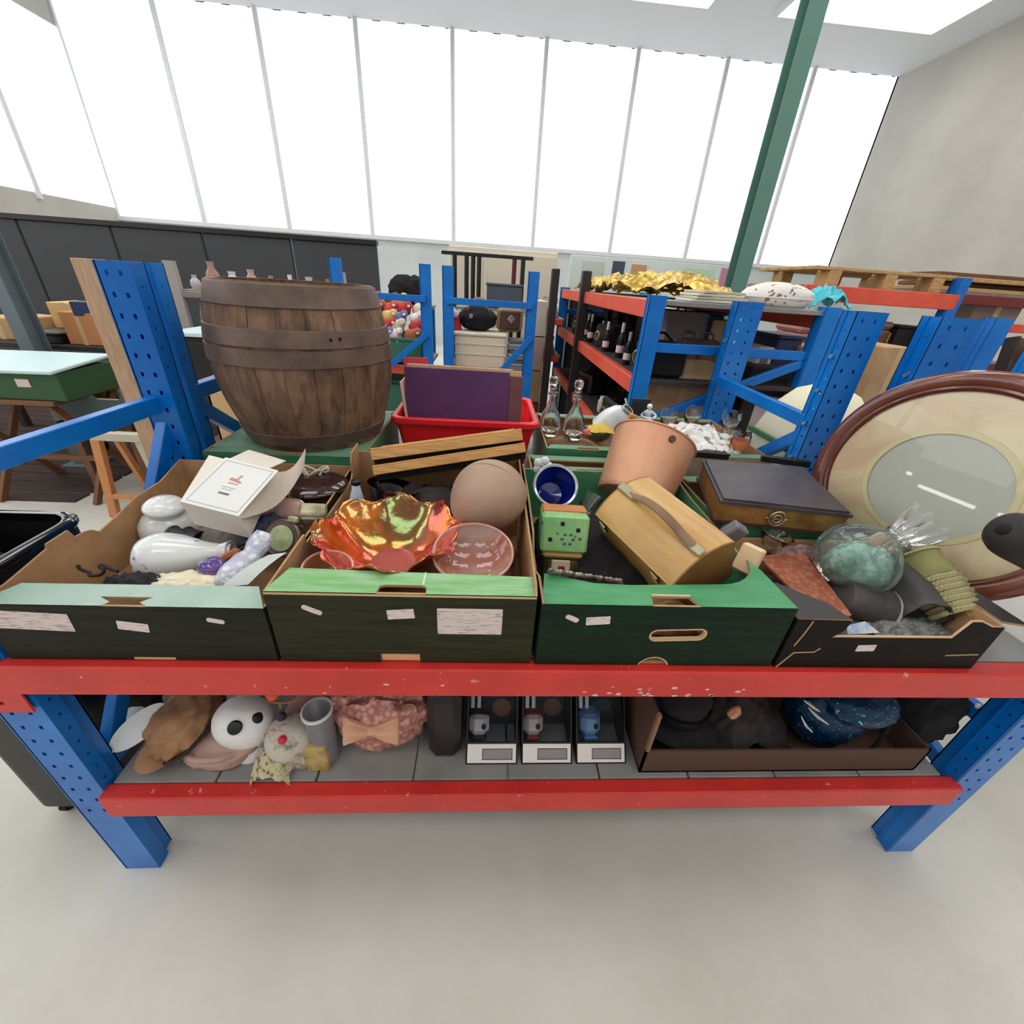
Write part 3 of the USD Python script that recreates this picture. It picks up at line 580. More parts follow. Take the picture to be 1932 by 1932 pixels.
def curl(P, Q, e1, e2, bow, n=10, t=.0012):
    """curved card flap between edge P-Q and edge e1-e2"""
    rows = []
    for s in np.linspace(0, 1, n):
        a = np.asarray(P) * (1 - s) + np.asarray(e1) * s; b = np.asarray(Q) * (1 - s) + np.asarray(e2) * s; k = np.asarray(bow) * math.sin(math.pi * s)
        rows.append([a + k, (a + b) / 2 + k, b + k])
    V = np.array(rows); n0 = unit(np.cross(V[1, 0] - V[0, 0], V[0, 2] - V[0, 0])) * t
    g = grid(V); return join(g, trimesh.Trimesh(g.vertices + n0, g.faces[:, ::-1], process=False))
t.part('open_flap', curl(B, Cc + dn * .01, at(577, 845, y=.49), at(574, 882, y=.47), dn * .03 + np.array([.0, 0, -.012])), CARDS, True)
t.part('top_flap', sheet([A + (B - A) * .25 + dn * .012, B + dn * .012, at(540, 870, y=.47), at(470, 853, y=.50)], .0012), CARD, False)
# dark brown glazed dish with handles
BROWNG = M('brown_glaze', (62, 36, 34), .12, 0, (40, 24, 24), 5, coat_weight=.6); 
dc = np.array([-.487, .50, .985])
t = thing('casserole_dish', 'dark brown glazed lidded dish at the back of the leftmost crate', 'dish', dc)
t.part('bowl', lathe([(.001, 0), (.045, 0), (.06, .012), (.074, .05), (.077, .078), (.07, .08), (.001, .082)], 40, dc), BROWNG, 45)
t.part('lid', lathe([(.001, .083), (.082, .084), (.086, .09), (.082, .098), (.06, .108), (.03, .113), (.001, .115)], 40, dc), BROWNG, 45)
t.part('handle', tube([dc + q for q in ((-.072, -.01, .06), (-.10, -.01, .055), (-.10, .02, .055), (-.072, .02, .06))], .006, 8, 4), BROWNG)
t = thing('twine_coil', 'pale twisted cord lying on the lid of the brown dish', 'cord', tuple(dc + (0, .0, .113)))
t.part('coil', tube([dc + np.array([.035 * math.cos(a) * (1 + .2 * math.sin(3 * a)) - .01, .018 * math.sin(a * 1.0) + .03, .118 + .012 * math.sin(2.3 * a)]) for a in np.linspace(0, 12, 40)], .0035, 6), M('twine', (198, 186, 166), .8))
PINKW = M('pinkish_enamel', (186, 150, 140), .3, 0, (166, 132, 122), 5)
t = thing('hand_mirror', 'pinkish oval hand mirror sticking out below the gift box', 'mirror', (-.52, .40, 1.04))
Rm = rot(38, -8, 12); c0 = np.array([-.525, .395, 1.05])
t.part('back', blob(c0, (.042, .03, .008), 0, sub=3, R=Rm), PINKW, True); t.part('rim', ring([c0 + Rm @ np.array([.041 * math.cos(a), .029 * math.sin(a), 0]) for a in np.linspace(0, 6.28, 30)[:-1]], .003), M('pale_brass', (204, 180, 160), .3, .6)); t.part('handle', tube([c0 + Rm @ np.array([-.04, 0, 0]), c0 + Rm @ np.array([-.10, -.01, -.004])], [.009, .006], 8), PINKW)
BRASS = M('dull_silver', (186, 180, 150), .3, .75, (130, 124, 100), 24)
t = thing('metal_casket', 'small dull silver casket with a tilted lid behind the compact', 'casket', (-.44, .33, 1.04)); Rc = rot(12, 10, 18); c0 = np.array([-.437, .335, 1.065])
t.part('body', obox(c0, (.062, .045, .03), Rc, .006), BRASS); t.part('lid', obox(c0 + Rc @ np.array([0, 0, .022]), (.064, .047, .012), Rc, .005), BRASS)
for s in (-1, 1): t.part('foot', blob(c0 + Rc @ np.array([s * .024, -.018, -.02]), (.006,) * 3, 0, sub=2), BRASS)
t = thing('powder_compact', 'round metal compact with a pale green face and brown surround', 'compact', (-.495, .28, 1.02)); Rc = rot(58, 0, -12); c0 = np.array([-.492, .275, 1.035])
t.part('case', lathe([(.001, -.01), (.044, -.01), (.048, -.004), (.048, .004), (.044, .008), (.038, .006), (.001, .006)], 36, c0, Rc), M('bronze', (112, 92, 84), .35, .5), 40)
t.part('face', lathe([(.001, .0065), (.030, .0065), (.032, .009), (.001, .0105)], 32, c0, Rc), M('pale_jade', (196, 208, 160), .35, 0, (160, 176, 130), 30), 40)
t.part('clasp', obox(c0 + Rc @ np.array([.02, .048, 0]), (.028, .018, .018), Rc, .004), BRASS)
NAVY = M('navy_cloth', (44, 52, 72), .8, 0, (34, 38, 54), 14, bump=.25)
single('cloth', 'dark blue-grey cloth crumpled beside the gift box corner', 'cloth', cloth((-.555, .33, 1.005), .05, .06, .05, .010, 2.2, 3), NAVY, True)
t = thing('opera_glasses', 'black barrel lens lying in front of the lidded jar', 'binoculars', (-.77, .34, .96)); q0, q1 = at(322, 1010, y=.34), at(370, 1022, y=.33); R = axisR(q1 - q0)
for off in ((0, 0, 0), (.0, .045, -.03)):
    t.part('barrel', lathe([(.001, 0), (.026, 0), (.028, .006), (.024, .012), (.024, .05), (.030, .056), (.030, .075), (.026, .077), (.024, .07), (.001, .068)], 28, q0 + np.array(off), R), BLACK, 40)
t.part('bridge', bar(q0 + (.03, 0, 0), q0 + (.03, .045, -.03), .012, .012), BLACK)
GREYC = M('grey_cloth', (140, 132, 124), .85, 0, (108, 100, 94), 16, bump=.25)
single('cloth', 'grey-brown cloth bundled behind the china vase', 'cloth', cloth((-.655, .38, .96), .11, .09, .045, .014, 2.5, 8), GREYC, True)
BUB = M('bubble_film', (246, 246, 252), .1, 0, (200, 204, 226), 70, tex='voronoi', lo=.25, hi=.6, bump=1., bscale=140, transmission_weight=.15, coat_weight=.5)
a, b = at(422, 1108, y=.115), at(500, 1008, y=.235); dd = b - a
single('bubble_wrap', 'roll of clear bubble wrap lying diagonally at the front of the leftmost crate', 'packing', tube([a + dd * s + np.array([0, .0, .008 * math.sin(7 * s)]) for s in np.linspace(0, 1, 16)], [.022, .03, .027, .031, .024, .030, .02], 14, flat=.7), BUB, True)
t = thing('glass_paperweight', 'blue and purple glass paperweight beside the bubble wrap', 'paperweight', tuple(at(402, 1078, y=.16)))
t.part('body', blob(at(402, 1072, y=.165), (.03, .026, .027), .12, 2, 4), M('blue_glass_swirl', (74, 76, 150), .08, 0, (128, 84, 158), 30, transmission_weight=.2, coat_weight=.5), True)
t.part('cap', blob(at(392, 1060, y=.17), (.012, .012, .008), .05, 2, 4, 2), WHITE, True)
single('terracotta_shard', 'orange-brown pottery piece above the blue paperweight', 'pottery', obox(at(436, 1048, y=.22), (.045, .02, .022), rot(10, -25, 20), .006), M('orange_clay', (176, 96, 58), .6))
single('pen', 'pale cream letter opener lying against the bubble wrap', 'knife', tube([at(462, 1075, y=.19), at(480, 1052, y=.21), at(492, 1035, y=.23)], [.003, .006, .003], 8, 3), M('ivory', (224, 206, 178), .4))
LACE = M('black_lace', (24, 20, 24), .7, 0, (38, 32, 36), 40, bump=.4)
t = thing('bead_necklace', 'black bead necklace and velvet strip at the front of the leftmost crate', 'necklace', tuple(at(230, 1092, y=.12)))
pts = [at(x, y, y=d) for x, y, d in ((146, 1066, .15), (152, 1074, .148), (168, 1080, .146), (170, 1086, .14), (190, 1084, .14), (197, 1074, .145), (188, 1070, .15), (192, 1066, .155), (206, 1072, .15), (222, 1078, .145))]
t.part('strand', tube(pts, .0035, 7, 4), LACE); t.part('velvet', cloth(at(252, 1094, y=.125) - (0, 0, .018), .062, .026, .026, .007, 3, 12), LACE, True)
CREAM = M('cream_cloth', (240, 232, 206), .85, 0, (222, 210, 182), 30, bump=.2)
single('lace_cloth', 'folded cream lace cloth at the front of the leftmost crate', 'cloth', cloth((-.625, .12, 1.005), .075, .04, .022, .006, 3, 21), CREAM, True)
single('packing_paper', 'crumpled brown packing paper under the things in the leftmost crate', 'paper', cloth((-.66, .34, .915), .21, .22, .05, .012, 2, 31, 30), M('kraft_paper', (150, 116, 82), .85, 0, (134, 102, 70), 10), True)

# ------------------------------------------------------------------ second crate
def carnival(name, col, col2, tw=.25):
    return M(name, col, .1, .55, col2, 9, 3, .4, .62, transmission_weight=tw, thin_film_thickness=420., thin_film_ior=1.6, coat_weight=.6, coat_roughness=.03, bump=.12, bscale=60)
CARN = M('carnival_glass', (236, 112, 16), .12, .62, (176, 42, 46), 9, 3, .42, .6, thin_film_thickness=430., thin_film_ior=1.7, coat_weight=.5, bump=.15, bscale=60)
cb = np.array([-.222, .245, .985])
def ruffle(k, dr, dz, ph=0.):
    return lambda a, s: ((dr * np.sin(k * a + ph) * max(0, s - .2) ** 2 * 1.5), (dz * np.cos(k * a + ph) * max(0, s - .2) ** 2 * 1.5))
def ruffled(c, prof, thick, k, dr, dz, ph=0, n=96, R=None):
    s = np.linspace(0, 1, 14); pr = np.interp(s, np.linspace(0, 1, len(prof)), [p[0] for p in prof]); pz = np.interp(s, np.linspace(0, 1, len(prof)), [p[1] for p in prof])
    w = ruffle(k, dr, dz, ph); a = np.linspace(0, 2 * np.pi, n, endpoint=False); rows = []
    for seq, off in ((range(14), 0), (range(13, -1, -1), thick)):
        for i in seq:
            d1, d2 = w(a, s[i]); ser = (1 + .018 * (s[i] > .97) * np.sign(np.sin(24 * a)))
            rr = (pr[i] - off * .4) * (1 + d1) * ser; rows.append(np.stack([rr * np.cos(a), rr * np.sin(a), pz[i] + off + d2], 1))
    return move(grid(np.array(rows), True), R, c)
t = thing('carnival_bowl', 'ruffled orange iridescent carnival glass bowl in the second crate', 'bowl', cb)
t.part('bowl', ruffled(cb, [(.03, .0), (.05, .004), (.085, .02), (.125, .055), (.15, .085), (.168, .105)], .005, 8, .055, .011), CARN, True)
t.part('foot', lathe([(.030, .0), (.045, -.012), (.05, -.016), (.044, -.016), (.03, -.004)], 40, cb), CARN, True)
t.part('base_disc', lathe([(.001, .0085), (.058, .0095), (.062, .014), (.058, .012), (.001, .011)], 40, cb), M('rose_glass', (206, 110, 110), .1, .4, thin_film_thickness=380., thin_film_ior=1.6), True)
CLRO = M('clear_orange_glass', (246, 160, 110), .06, 0, (250, 214, 196), 10, transmission_weight=.75, ior=1.4, coat_weight=.4, thin_film_thickness=400., thin_film_ior=1.5)
def dish(label, c, r, h, R=None):
    T = thing('glass_dish', label, 'dish', c)
    T.part('bowl', lathe([(.001, 0), (r * .5, 0), (r * .56, .004), (r * .85, h * .6), (r, h), (r * 1.02, h + .003), (r * .97, h + .004), (r * .82, h * .66), (r * .52, .008), (.001, .008)], 48, c, R, lambda a, s: (.012 * np.sign(np.sin(18 * a)) * (s > .5), 0 * a)), CLRO, 50)
    T.part('rim', ring([np.asarray(c) + (R if R is not None else np.eye(3)) @ np.array([r * 1.01 * math.cos(x), r * 1.01 * math.sin(x), h + .003]) for x in np.linspace(0, 6.283, 49)[:-1]], .003, 6), M('rose_rim', (246, 190, 180), .08, 0, transmission_weight=.5)); return T
dish('clear orange and pink glass dish in front of the ball', np.array([-.022, .175, 1.04]), .088, .045, rot(14, 0, 0))
dish('small orange glass dish at the lower left of the carnival bowl', np.array([-.335, .13, 1.025]), .05, .035, rot(8, 6, 0))
LEATH = M('ball_leather', (182, 152, 130), .55, 0, (160, 130, 110), 5, bump=.2, bscale=70)
bcn = np.array([.012, .365, 1.128])
t = thing('leather_ball', 'brown leathery ball leaning on the right wall of the second crate', 'ball', tuple(bcn - (0, 0, .095)))
m = trimesh.creation.icosphere(4, 1.0); v = np.array(m.vertices); dv = unit([-.55, -.3, -.6]); k = np.clip(v @ dv, 0, 1); v = v * np.array([.098, .094, .094]) + np.outer(.018 * k ** 3, dv)
t.part('skin', move(trimesh.Trimesh(v, m.faces, process=False), None, bcn), LEATH, True)
t.part('seam', ring([bcn + .0945 * (math.cos(a) * unit([.5, -.3, .8]) + math.sin(a) * np.cross(unit([.5, -.3, .8]), unit([.3, 1, .1]))) for a in np.linspace(0, 6.283, 40)[:-1]], .0012, 5), M('seam_brown', (150, 120, 100), .7))
t.part('stalk', tube([bcn + dv * .105, bcn + dv * .135 + np.array([0, -.01, 0])], [.010, .014], 8), LEATH)
GB = M('black_gloss', (14, 15, 18), .06, coat_weight=.5)
bb = np.array([-.275, .47, 1.03])
t = thing('black_bowl', 'glossy black bowl behind the carnival bowl', 'bowl', bb); Rb = rot(-10, 12, 0)
t.part('bowl', lathe([(.001, 0), (.04, 0), (.06, .02), (.072, .06), (.074, .064), (.068, .06), (.05, .02), (.001, .012)], 40, bb, Rb), GB, 50); t.part('foot', lathe([(.03, -.006), (.036, -.006), (.036, .002), (.03, .002)], 30, bb, Rb), GB)
t = thing('milk_glass_bottle', 'pale bluish bottle upright at the left behind the carnival bowl', 'bottle', (-.36, .43, 1.01))
t.part('body', lathe([(.001, 0), (.018, 0), (.019, .01), (.019, .06), (.012, .085), (.011, .10), (.001, .101)], 24, (-.356, .43, 1.015), rot(0, 3, 0)), M('bluish_white', (206, 218, 236), .15)); t.part('stopper', lathe([(.001, .1), (.012, .1), (.013, .11), (.001, .114)], 20, (-.356, .43, 1.015), rot(0, 3, 0)), BLACK)
single('dark_cloth', 'dark brown-black cloth heaped behind the carnival bowl', 'cloth', cloth((-.15, .50, .985), .13, .10, .085, .02, 2.2, 41, 30), M('dark_brown_cloth', (58, 50, 48), .85, 0, (34, 30, 30), 9, bump=.2), True)
single('packing_paper', 'brown packing paper lining the bottom of the second crate', 'paper', cloth((-.15, .32, .915), .22, .27, .05, .01, 2, 33, 30), M('kraft_paper', (150, 116, 82), .85), True)

# ------------------------------------------------------------------ third crate
BLG = M('cobalt_glass', (8, 46, 176), .05, 0, (4, 26, 120), 14, transmission_weight=.25, coat_weight=.6)
vc = np.array([.199, .50, 1.082]); Rv = axisR(unit([.02, -.75, .66]))
t = thing('cobalt_vase', 'cobalt blue glass vase lying with its mouth towards the viewer', 'vase', vc)
t.part('body', lathe([(.001, -.09), (.03, -.09), (.034, -.08), (.045, -.04), (.058, .02), (.062, .055), (.058, .055), (.045, .0), (.035, -.03), (.001, -.04)], 40, vc, Rv), BLG, 50)
t.part('rim', lathe([(.058, .053), (.062, .053), (.066, .058), (.063, .062), (.057, .059)], 40, vc, Rv), M('silver_rim', (190, 196, 200), .2, .6), 50)
t = thing('china_flower', 'white china flower ornament behind the cobalt vase', 'ornament', tuple(at(1022, 882, y=.53)))
for k in range(5): t.part('petal', blob(at(1024, 880, y=.53) + .017 * np.array([math.cos(k * 1.257), .2, math.sin(k * 1.257)]), (.014, .007, .014), .05, seed=k, sub=2), PORCP, True)
t.part('centre', blob(at(1024, 880, y=.515), (.007,) * 3, 0, sub=2), BRASS, True)
# green pottery cottage
GP = M('green_pottery', (120, 186, 116), .3, 0, (164, 206, 140), 14, flecks=((60, 92, 110), 34, .36)); OLP = M('dark_olive_pottery', (62, 70, 46), .35, 0, (96, 80, 52), 24)
hc = np.array([.203, .270, .905]); Rh = rot(-14, 0, -3)
def hb(c, s, b): return obox(hc + Rh @ (np.array(c) * 1.06), np.array(s) * 1.06, Rh, b)
t = thing('pottery_cottage', 'green pottery cottage money box with tiny dark windows beside the tan case', 'ornament', hc)
t.part('lower_storey', hb((0, 0, .055), (.085, .07, .075), .012), OLP); t.part('arch', hb((-.002, -.036, .07), (.046, .006, .036), .003), M('cream_pottery', (222, 206, 176), .4), label='cream doorway surround'); t.part('door', hb((.0, -.039, .066), (.016, .005, .016), .002), M('red_pottery', (140, 40, 36), .4))
t.part('eaves', hb((0, 0, .10), (.098, .082, .016), .007), M('ochre_pottery', (196, 158, 92), .4)); t.part('upper_storey', hb((0, 0, .155), (.112, .09, .095), .007), GP); t.part('ridge', hb((0, .012, .204), (.110, .05, .012), .005), M('orange_pottery', (198, 124, 70), .45))
for x, z in ((-.034, .142), (.03, .168), (-.008, .182)): t.part('window', hb((x, -.046, z), (.009, .004, .009), .001), HOLE)
FB = M('flower_blue', (70, 110, 124), .4)
for k in range(6): t.part('flower_petal', blob(hc + Rh @ np.array([.008 + .014 * math.cos(k * 1.05), -.0455, .150 + .014 * math.sin(k * 1.05)]), (.007, .0025, .007), 0, sub=2), FB, True)
t.part('eyelet', hb((.05, 0, .11), (.022, .02, .03), .006), M('ochre_pottery', (196, 158, 92), .4))
# copper bucket
COP = M('copper', (226, 172, 138), .42, .35, (206, 146, 112), 4, bump=.06, bscale=30)
ax = unit(.40 * RT + .90 * UP + .16 * FW); cbk = at(1190, 944, y=.60)
t = thing('copper_bucket', 'large tilted copper bucket between the third crate and the album', 'bucket', cbk); R = axisR(ax)
H = .222
t.part('body', lathe([(.001, 0), (.113, 0), (.118, .004), (.121, .02), (.131, H * .7), (.136, H - .006), (.139, H), (.136, H + .002), (.132, H - .006), (.117, .01), (.001, .008)], 56, cbk, R), COP, 50)
t.part('rim_bead', ring([cbk + R @ np.array([.138 * math.cos(a), .138 * math.sin(a), H]) for a in np.linspace(0, 6.283, 57)[:-1]], .0035, 8), COP)
for k in range(2):
    a = -1.0 + k * 3.14; o = cbk + R @ np.array([.134 * math.cos(a), .134 * math.sin(a), H * .86]); t.part('lug', move(trimesh.creation.cylinder(.011, .01, sections=16), axisR(R @ np.array([math.cos(a), math.sin(a), 0])), o), M('dark_copper', (92, 62, 50), .5, .4))
# tan domed case with strap handle
CASE = M('tan_case', (212, 172, 104), .42, 0, (190, 146, 82), 5, bump=.05, bscale=90, coat_weight=.15); CASED = M('tan_case_end_shaded', (150, 104, 56), .5, 0, (130, 88, 46), 7)  # end tone is the case tan darkened for shade
L0, L1 = at(1124, 968, z=1.098), at(1256, 1096, y=.108); R0, R1 = at(1244, 913, z=1.165), at(1397, 1032, z=1.155)
eL = unit(L1 - L0); wv = ((R0 - L0) + (R1 - L1)) / 2; wv = wv - (wv @ eL) * eL; up = unit(np.cross(wv, eL)); up = up if up[2] > 0 else -up
ln = (np.linalg.norm(L1 - L0) + np.linalg.norm(R1 - R0)) / 2; Wc = np.linalg.norm(wv); wu = unit(wv); Hc = .15; o0 = L0
def csec(s, e=0., dome=.034, top=0.): return [o0 + eL * s + wu * (Wc * q) + up * h for q, h in [(0, -Hc), (0, -.01), (0, 0)] + [(x, dome * (1 - (2 * x - 1) ** 2) + top) for x in np.linspace(.0, 1, 14)[1:-1]] + [(1, 0), (1, -.01), (1, -Hc)]]
t = thing('leather_case', 'tan domed leather case with a strap handle on top in the third crate', 'case', tuple(o0 - up * Hc))
t.part('body', grid(np.array([csec(0.002), csec(ln - .002)]), True, False), CASE, 35)
for s, nm in ((.0, 'end_panel'), (ln, 'end_panel')):
    q = [(0, -Hc), (0, 0)] + [(x * Wc, .034 * (1 - (2 * x - 1) ** 2)) for x in np.linspace(0, 1, 14)[1:-1]] + [(Wc, 0), (Wc, -Hc)]
    t.part(nm, prism(Polygon(q), .004, o0 + eL * (s - .002), wu, up) if np.dot(np.cross(wu, up), eL) > 0 else prism(Polygon(q), -.004, o0 + eL * (s - .002), wu, up), CASED, False)
t.part('lid_seam', bar(o0 - wu * .0012 - up * .002, o0 + eL * ln - wu * .0012 - up * .002, .003, .004, up), M('case_seam', (228, 196, 130), .5))
domeP = lambda s, q, h=0.: o0 + eL * (ln * s) + wu * (Wc * q) + up * (.034 * (1 - (2 * q - 1) ** 2) + h)
STR = M('strap_leather', (140, 108, 82), .6, 0, (120, 90, 68), 12, bump=.2)
hp = [domeP(s, .5, h) for s, h in ((.13, .004), (.2, .006), (.3, .022), (.42, .032), (.55, .034), (.68, .026), (.8, .012), (.9, .005))]
hd = t.part('handle', tube(hp, .011, 10, 5, flat=.38, up=up), STR)
for s in (.10, .88): hd.part('end_plate', obox(domeP(s, .5, .005), (.062, .024, .006), np.stack([eL, wu, up], 1), .004), M('nickel', (176, 172, 140), .3, .8))
for s in (.12, .82):
    c = o0 + eL * ln * s - wu * .003 - up * .022; Rk = np.stack([eL, up, -wu], 1)
    k = t.part('clasp', obox(c, (.022, .034, .004), Rk, .0015), M('clasp_brass', (120, 104, 72), .35, .7)); k.part('buckle', tube([c + Rk @ np.array(q) for q in ((-.009, .014, .004), (.009, .008, .004), (-.009, -.004, .004), (.009, -.014, .004))], .002, 6), M('pale_metal', (210, 200, 180), .3, .7))
# chain strap, little glass
CH = M('chain_metal', (206, 188, 178), .35, .5, (90, 78, 74), 60)
t = thing('chain_belt', 'patterned metal chain belt lying at the front of the third crate', 'belt', tuple(at(1100, 1090, y=.115)))
for k in range(15):
    p = at(1038 + k * 9.2, 1080 + k * 1.4, y=.105 + .002 * (k % 2)) + (0, 0, .004); t.part('link', obox(p, (.012, .008, .024), rot(35, 45 * (k % 2), 0), .003), CH)
t.part('strap', bar(at(1030, 1086, y=.11), at(1176, 1100, y=.11), .012, .004), M('strap_dark', (54, 46, 44), .7))
CLEAR = GL('clear_glass', (248, 250, 250), .02)
t = thing('sherry_glass', 'small clear glass tumbler tucked between the cottage and the bucket', 'glass', tuple(at(1110, 960, y=.42)))
gR = rot(-10, 30, 0); gc = at(1102, 962, y=.42); t.part('bowl', lathe([(.001, 0), (.018, 0), (.021, .004), (.026, .055), (.0245, .055), (.019, .008), (.001, .007)], 28, gc, gR), CLEAR, 50); t.part('base', lathe([(.001, -.004), (.02, -.004), (.02, 0), (.001, 0)], 28, gc, gR), CLEAR, 40)
single('dark_cloth', 'black cloth filling the third crate behind and under the things', 'cloth', cloth((.385, .40, .925), .23, .2, .09, .015, 2, 51, 28), DARK, True)
single('packing_paper', 'crumpled brown paper seen through the hand hole of the third crate', 'paper', cloth((.385, .10, .915), .12, .055, .10, .01, 2.4, 35, 26), M('kraft_pale', (196, 160, 120), .85, 0, (150, 100, 70), 12), True)

# ------------------------------------------------------------------ old album on the green crate
ALB = M('album_leather', (78, 72, 78), .42, 0, (62, 54, 58), 7, bump=.15, bscale=60, flecks=((150, 146, 150), 70, .24)); GILT = M('gilt_edge', (176, 138, 78), .4, .45, (140, 100, 52), 20); ALBD = M('album_board', (74, 46, 38), .5)
TL, TR, BR, BL = at(1325, 868, z=1.15), at(1515, 882, z=1.15), at(1640, 978, z=1.128), at(1360, 945, z=1.135)
BR = TR + (BL - TL) + np.array([.02, -.02, -.005]); aN = unit(np.cross(BL - TL, TR - TL)); aN = aN if aN[2] > 0 else -aN
t = thing('photograph_album', 'old dark leather album with gilt edges and a brass clasp on the green crate', 'book', tuple((TL + BR) / 2 - aN * .07))
mid = (TL + TR + BR + BL) / 4
def quad(k, d0, d1): return trimesh.convex.convex_hull(np.array([mid + (p - mid) * k - aN * d for p in (TL, TR, BR, BL) for d in (d0, d1)]))
t.part('front_cover', join(quad(.95, -.006, 0), quad(1.0, .0, .009)), ALB, False); t.part('page_block', quad(.965, .009, .062), GILT, False); t.part('back_cover', quad(1.0, .062, .07), ALBD, False)
cM = BL + (BR - BL) * .46 - aN * .036 + unit(BL - TL) * .001; cu = unit(BR - BL)
cl_ = t.part('clasp', join([tube([cM + cu * (.02 * math.cos(a) * s) - aN * (.022 * math.sin(a) * s - .002) + unit(BL - TL) * .004 for a in np.linspace(0, 2 * math.pi * .97, 24)], .003, 6) for s in (1., .55)] + [bar(cM - cu * .03, cM + cu * .03, .005, .005)]), BRASS, True, label='ornate brass clasp')

# ------------------------------------------------------------------ low black crate
TERR = M('embossed_terracotta', (190, 116, 84), .6, 0, (150, 82, 58), 70, tex='voronoi', lo=.1, hi=.6, bump=.7, bscale=110)
t = thing('tooled_leather_piece', 'embossed terracotta-coloured leather wedge at the left of the low black crate', 'leatherwork', tuple(at(1560, 1160, y=.1)))
q = [at(1431, 1054, y=.29), at(1488, 1046, y=.31), at(1590, 1163, y=.085), at(1570, 1163, y=.07), at(1556, 1150, y=.075)]
t.part('front_face', sheet([q[0], q[1], q[2], q[4]], -.006), TERR, False); t.part('side_face', sheet([q[1], at(1516, 1045, y=.30), at(1606, 1163, y=.09), q[2]], -.006), TERR, False)
t.part('edging', tube([q[0] + (0, 0, .002), q[1] + (0, 0, .002), at(1516, 1045, y=.30)], .004, 6), M('edging_tan', (206, 140, 110), .6))
FILM = FILMY('bag_film', (214, 226, 224), .2, .3, .08); GFILL = M('green_glass_beads', (70, 146, 122), .15, 0, (170, 208, 194), 40, bump=.4, bscale=90)
bgc = at(1630, 1060, y=.21)
t = thing('plastic_bag', 'clear plastic bag of green glass beads on the low black crate', 'bag', tuple(bgc - (0, 0, .05)))
def baggy(c, r, seed, amp, e=0.):
    m = trimesh.creation.icosphere(4, 1.0); v = np.array(m.vertices); n = meshkit.fbm(v * 4 + 3, 4, seed)[:, None]; cre = np.abs(2 * meshkit.fbm(v * 5 + 11, 3, seed + 2) - 1)[:, None]
    v = v * (1 + amp * (2 * n - 1) - .10 * np.exp(-cre * 16)); v[:, 2] = np.where(v[:, 2] < -.62, -.62, v[:, 2])
    return move(trimesh.Trimesh(v * (np.asarray(r) + e), m.faces, process=False), None, c)
t.part('contents', baggy(bgc + (-.012, 0, -.014), (.082, .058, .066), 3, .12), GFILL, True, label='green glass beads')
e0, e1 = at(1556, 1082, y=.23), at(1752, 986, y=.21); Rg2 = axisR(e1 - e0); Le = np.linalg.norm(e1 - e0)
prof = [(.002, -.01), (.045, -.004), (.075, .02), (.092, .055), (.096, .085), (.082, .115), (.055, .14), (.032, .158), (.026, .17), (.034, .185), (.046, .21), (.05, .232)]; prof = [(r * .98, z * Le / .232) for r, z in prof]
fw_ = lambda a, s: ((.05 * np.sin(4 * a + 3 * s) + .035 * np.sin(9 * a + 5 * s) + .12 * np.sin(13 * a) * max(0, s - .35) ** .7), .008 * np.sin(7 * a) * (s > .9))
t.part('film', lathe(smoothpath(np.array(prof), 3).tolist(), 72, e0, Rg2, fw_), FILM, True)
t.part('knot', ring([e0 + Rg2 @ np.array([.031 * math.cos(a), .031 * math.sin(a), .17 * Le / .232]) for a in np.linspace(0, 6.283, 24)[:-1]], .004, 6), FILMY('bag_film_top', (206, 202, 196), .38, .2, .2), True)
t.part('paper_tag', blob(at(1655, 1018, y=.165), (.02, .004, .02), .1, sub=2), M('kraft_tag', (190, 176, 160), .7), True)
SLATE = M('slate_leather', (88, 84, 84), .6, 0, (64, 61, 62), 9, bump=.25, bscale=80)
t = thing('leather_cup', 'dark grey cup with a pale rim lying on its side in the low black crate', 'cup', tuple(at(1600, 1150, y=.11)))
q0 = at(1590, 1124, y=.165); q1 = at(1660, 1147, y=.155); R = axisR(q1 - q0); Lq = np.linalg.norm(q1 - q0)
t.part('body', lathe([(.001, -.015), (.045, -.015), (.050, -.008), (.052, Lq * .6), (.054, Lq), (.050, Lq), (.044, .0), (.001, -.005)], 36, q0, R), SLATE, 50); t.part('rim', lathe([(.049, Lq - .004), (.0555, Lq - .004), (.056, Lq + .003), (.049, Lq + .003)], 36, q0, R), M('pale_rim', (196, 190, 178), .5), 50)
t = thing('leather_boot', 'dark grey crumpled leather boot top in the low black crate', 'boot', tuple(at(1720, 1170, y=.13)))
q0, q1 = at(1690, 1085, y=.22), at(1742, 1158, y=.105); rows = []; R = axisR(q1 - q0); Lq = np.linalg.norm(q1 - q0)
t.part('shaft', lathe([(.001, -.02), (.04, -.02), (.052, 0), (.055, Lq * .5), (.05, Lq * .9), (.054, Lq + .012), (.046, Lq + .010), (.038, Lq * .6), (.03, .02), (.001, .01)], 44, q0, R, lambda a, s: (.05 * np.sin(3 * a + 2) + .03 * np.sin(7 * a), .002 * np.sin(5 * a))), SLATE, True)
t.part('cuff', blob(at(1790, 1142, y=.12), (.035, .02, .018), .5, 4, 9), M('pewter_leather', (96, 92, 88), .45, .2), True)
YW = M('olive_canvas', (150, 148, 92), .7, 0, (128, 128, 78), 10); CW = M('cream_weave', (206, 198, 150), .75, 0, (176, 168, 120), 60, tex='wave', bump=.3, bscale=80)
q0, q1 = at(1722, 1048, y=.24), at(1812, 1172, y=.085); R = axisR(q1 - q0); Lq = np.linalg.norm(q1 - q0)
t = thing('woven_basket', 'olive and cream woven basket lying at the right of the low black crate', 'basket', tuple(q1))
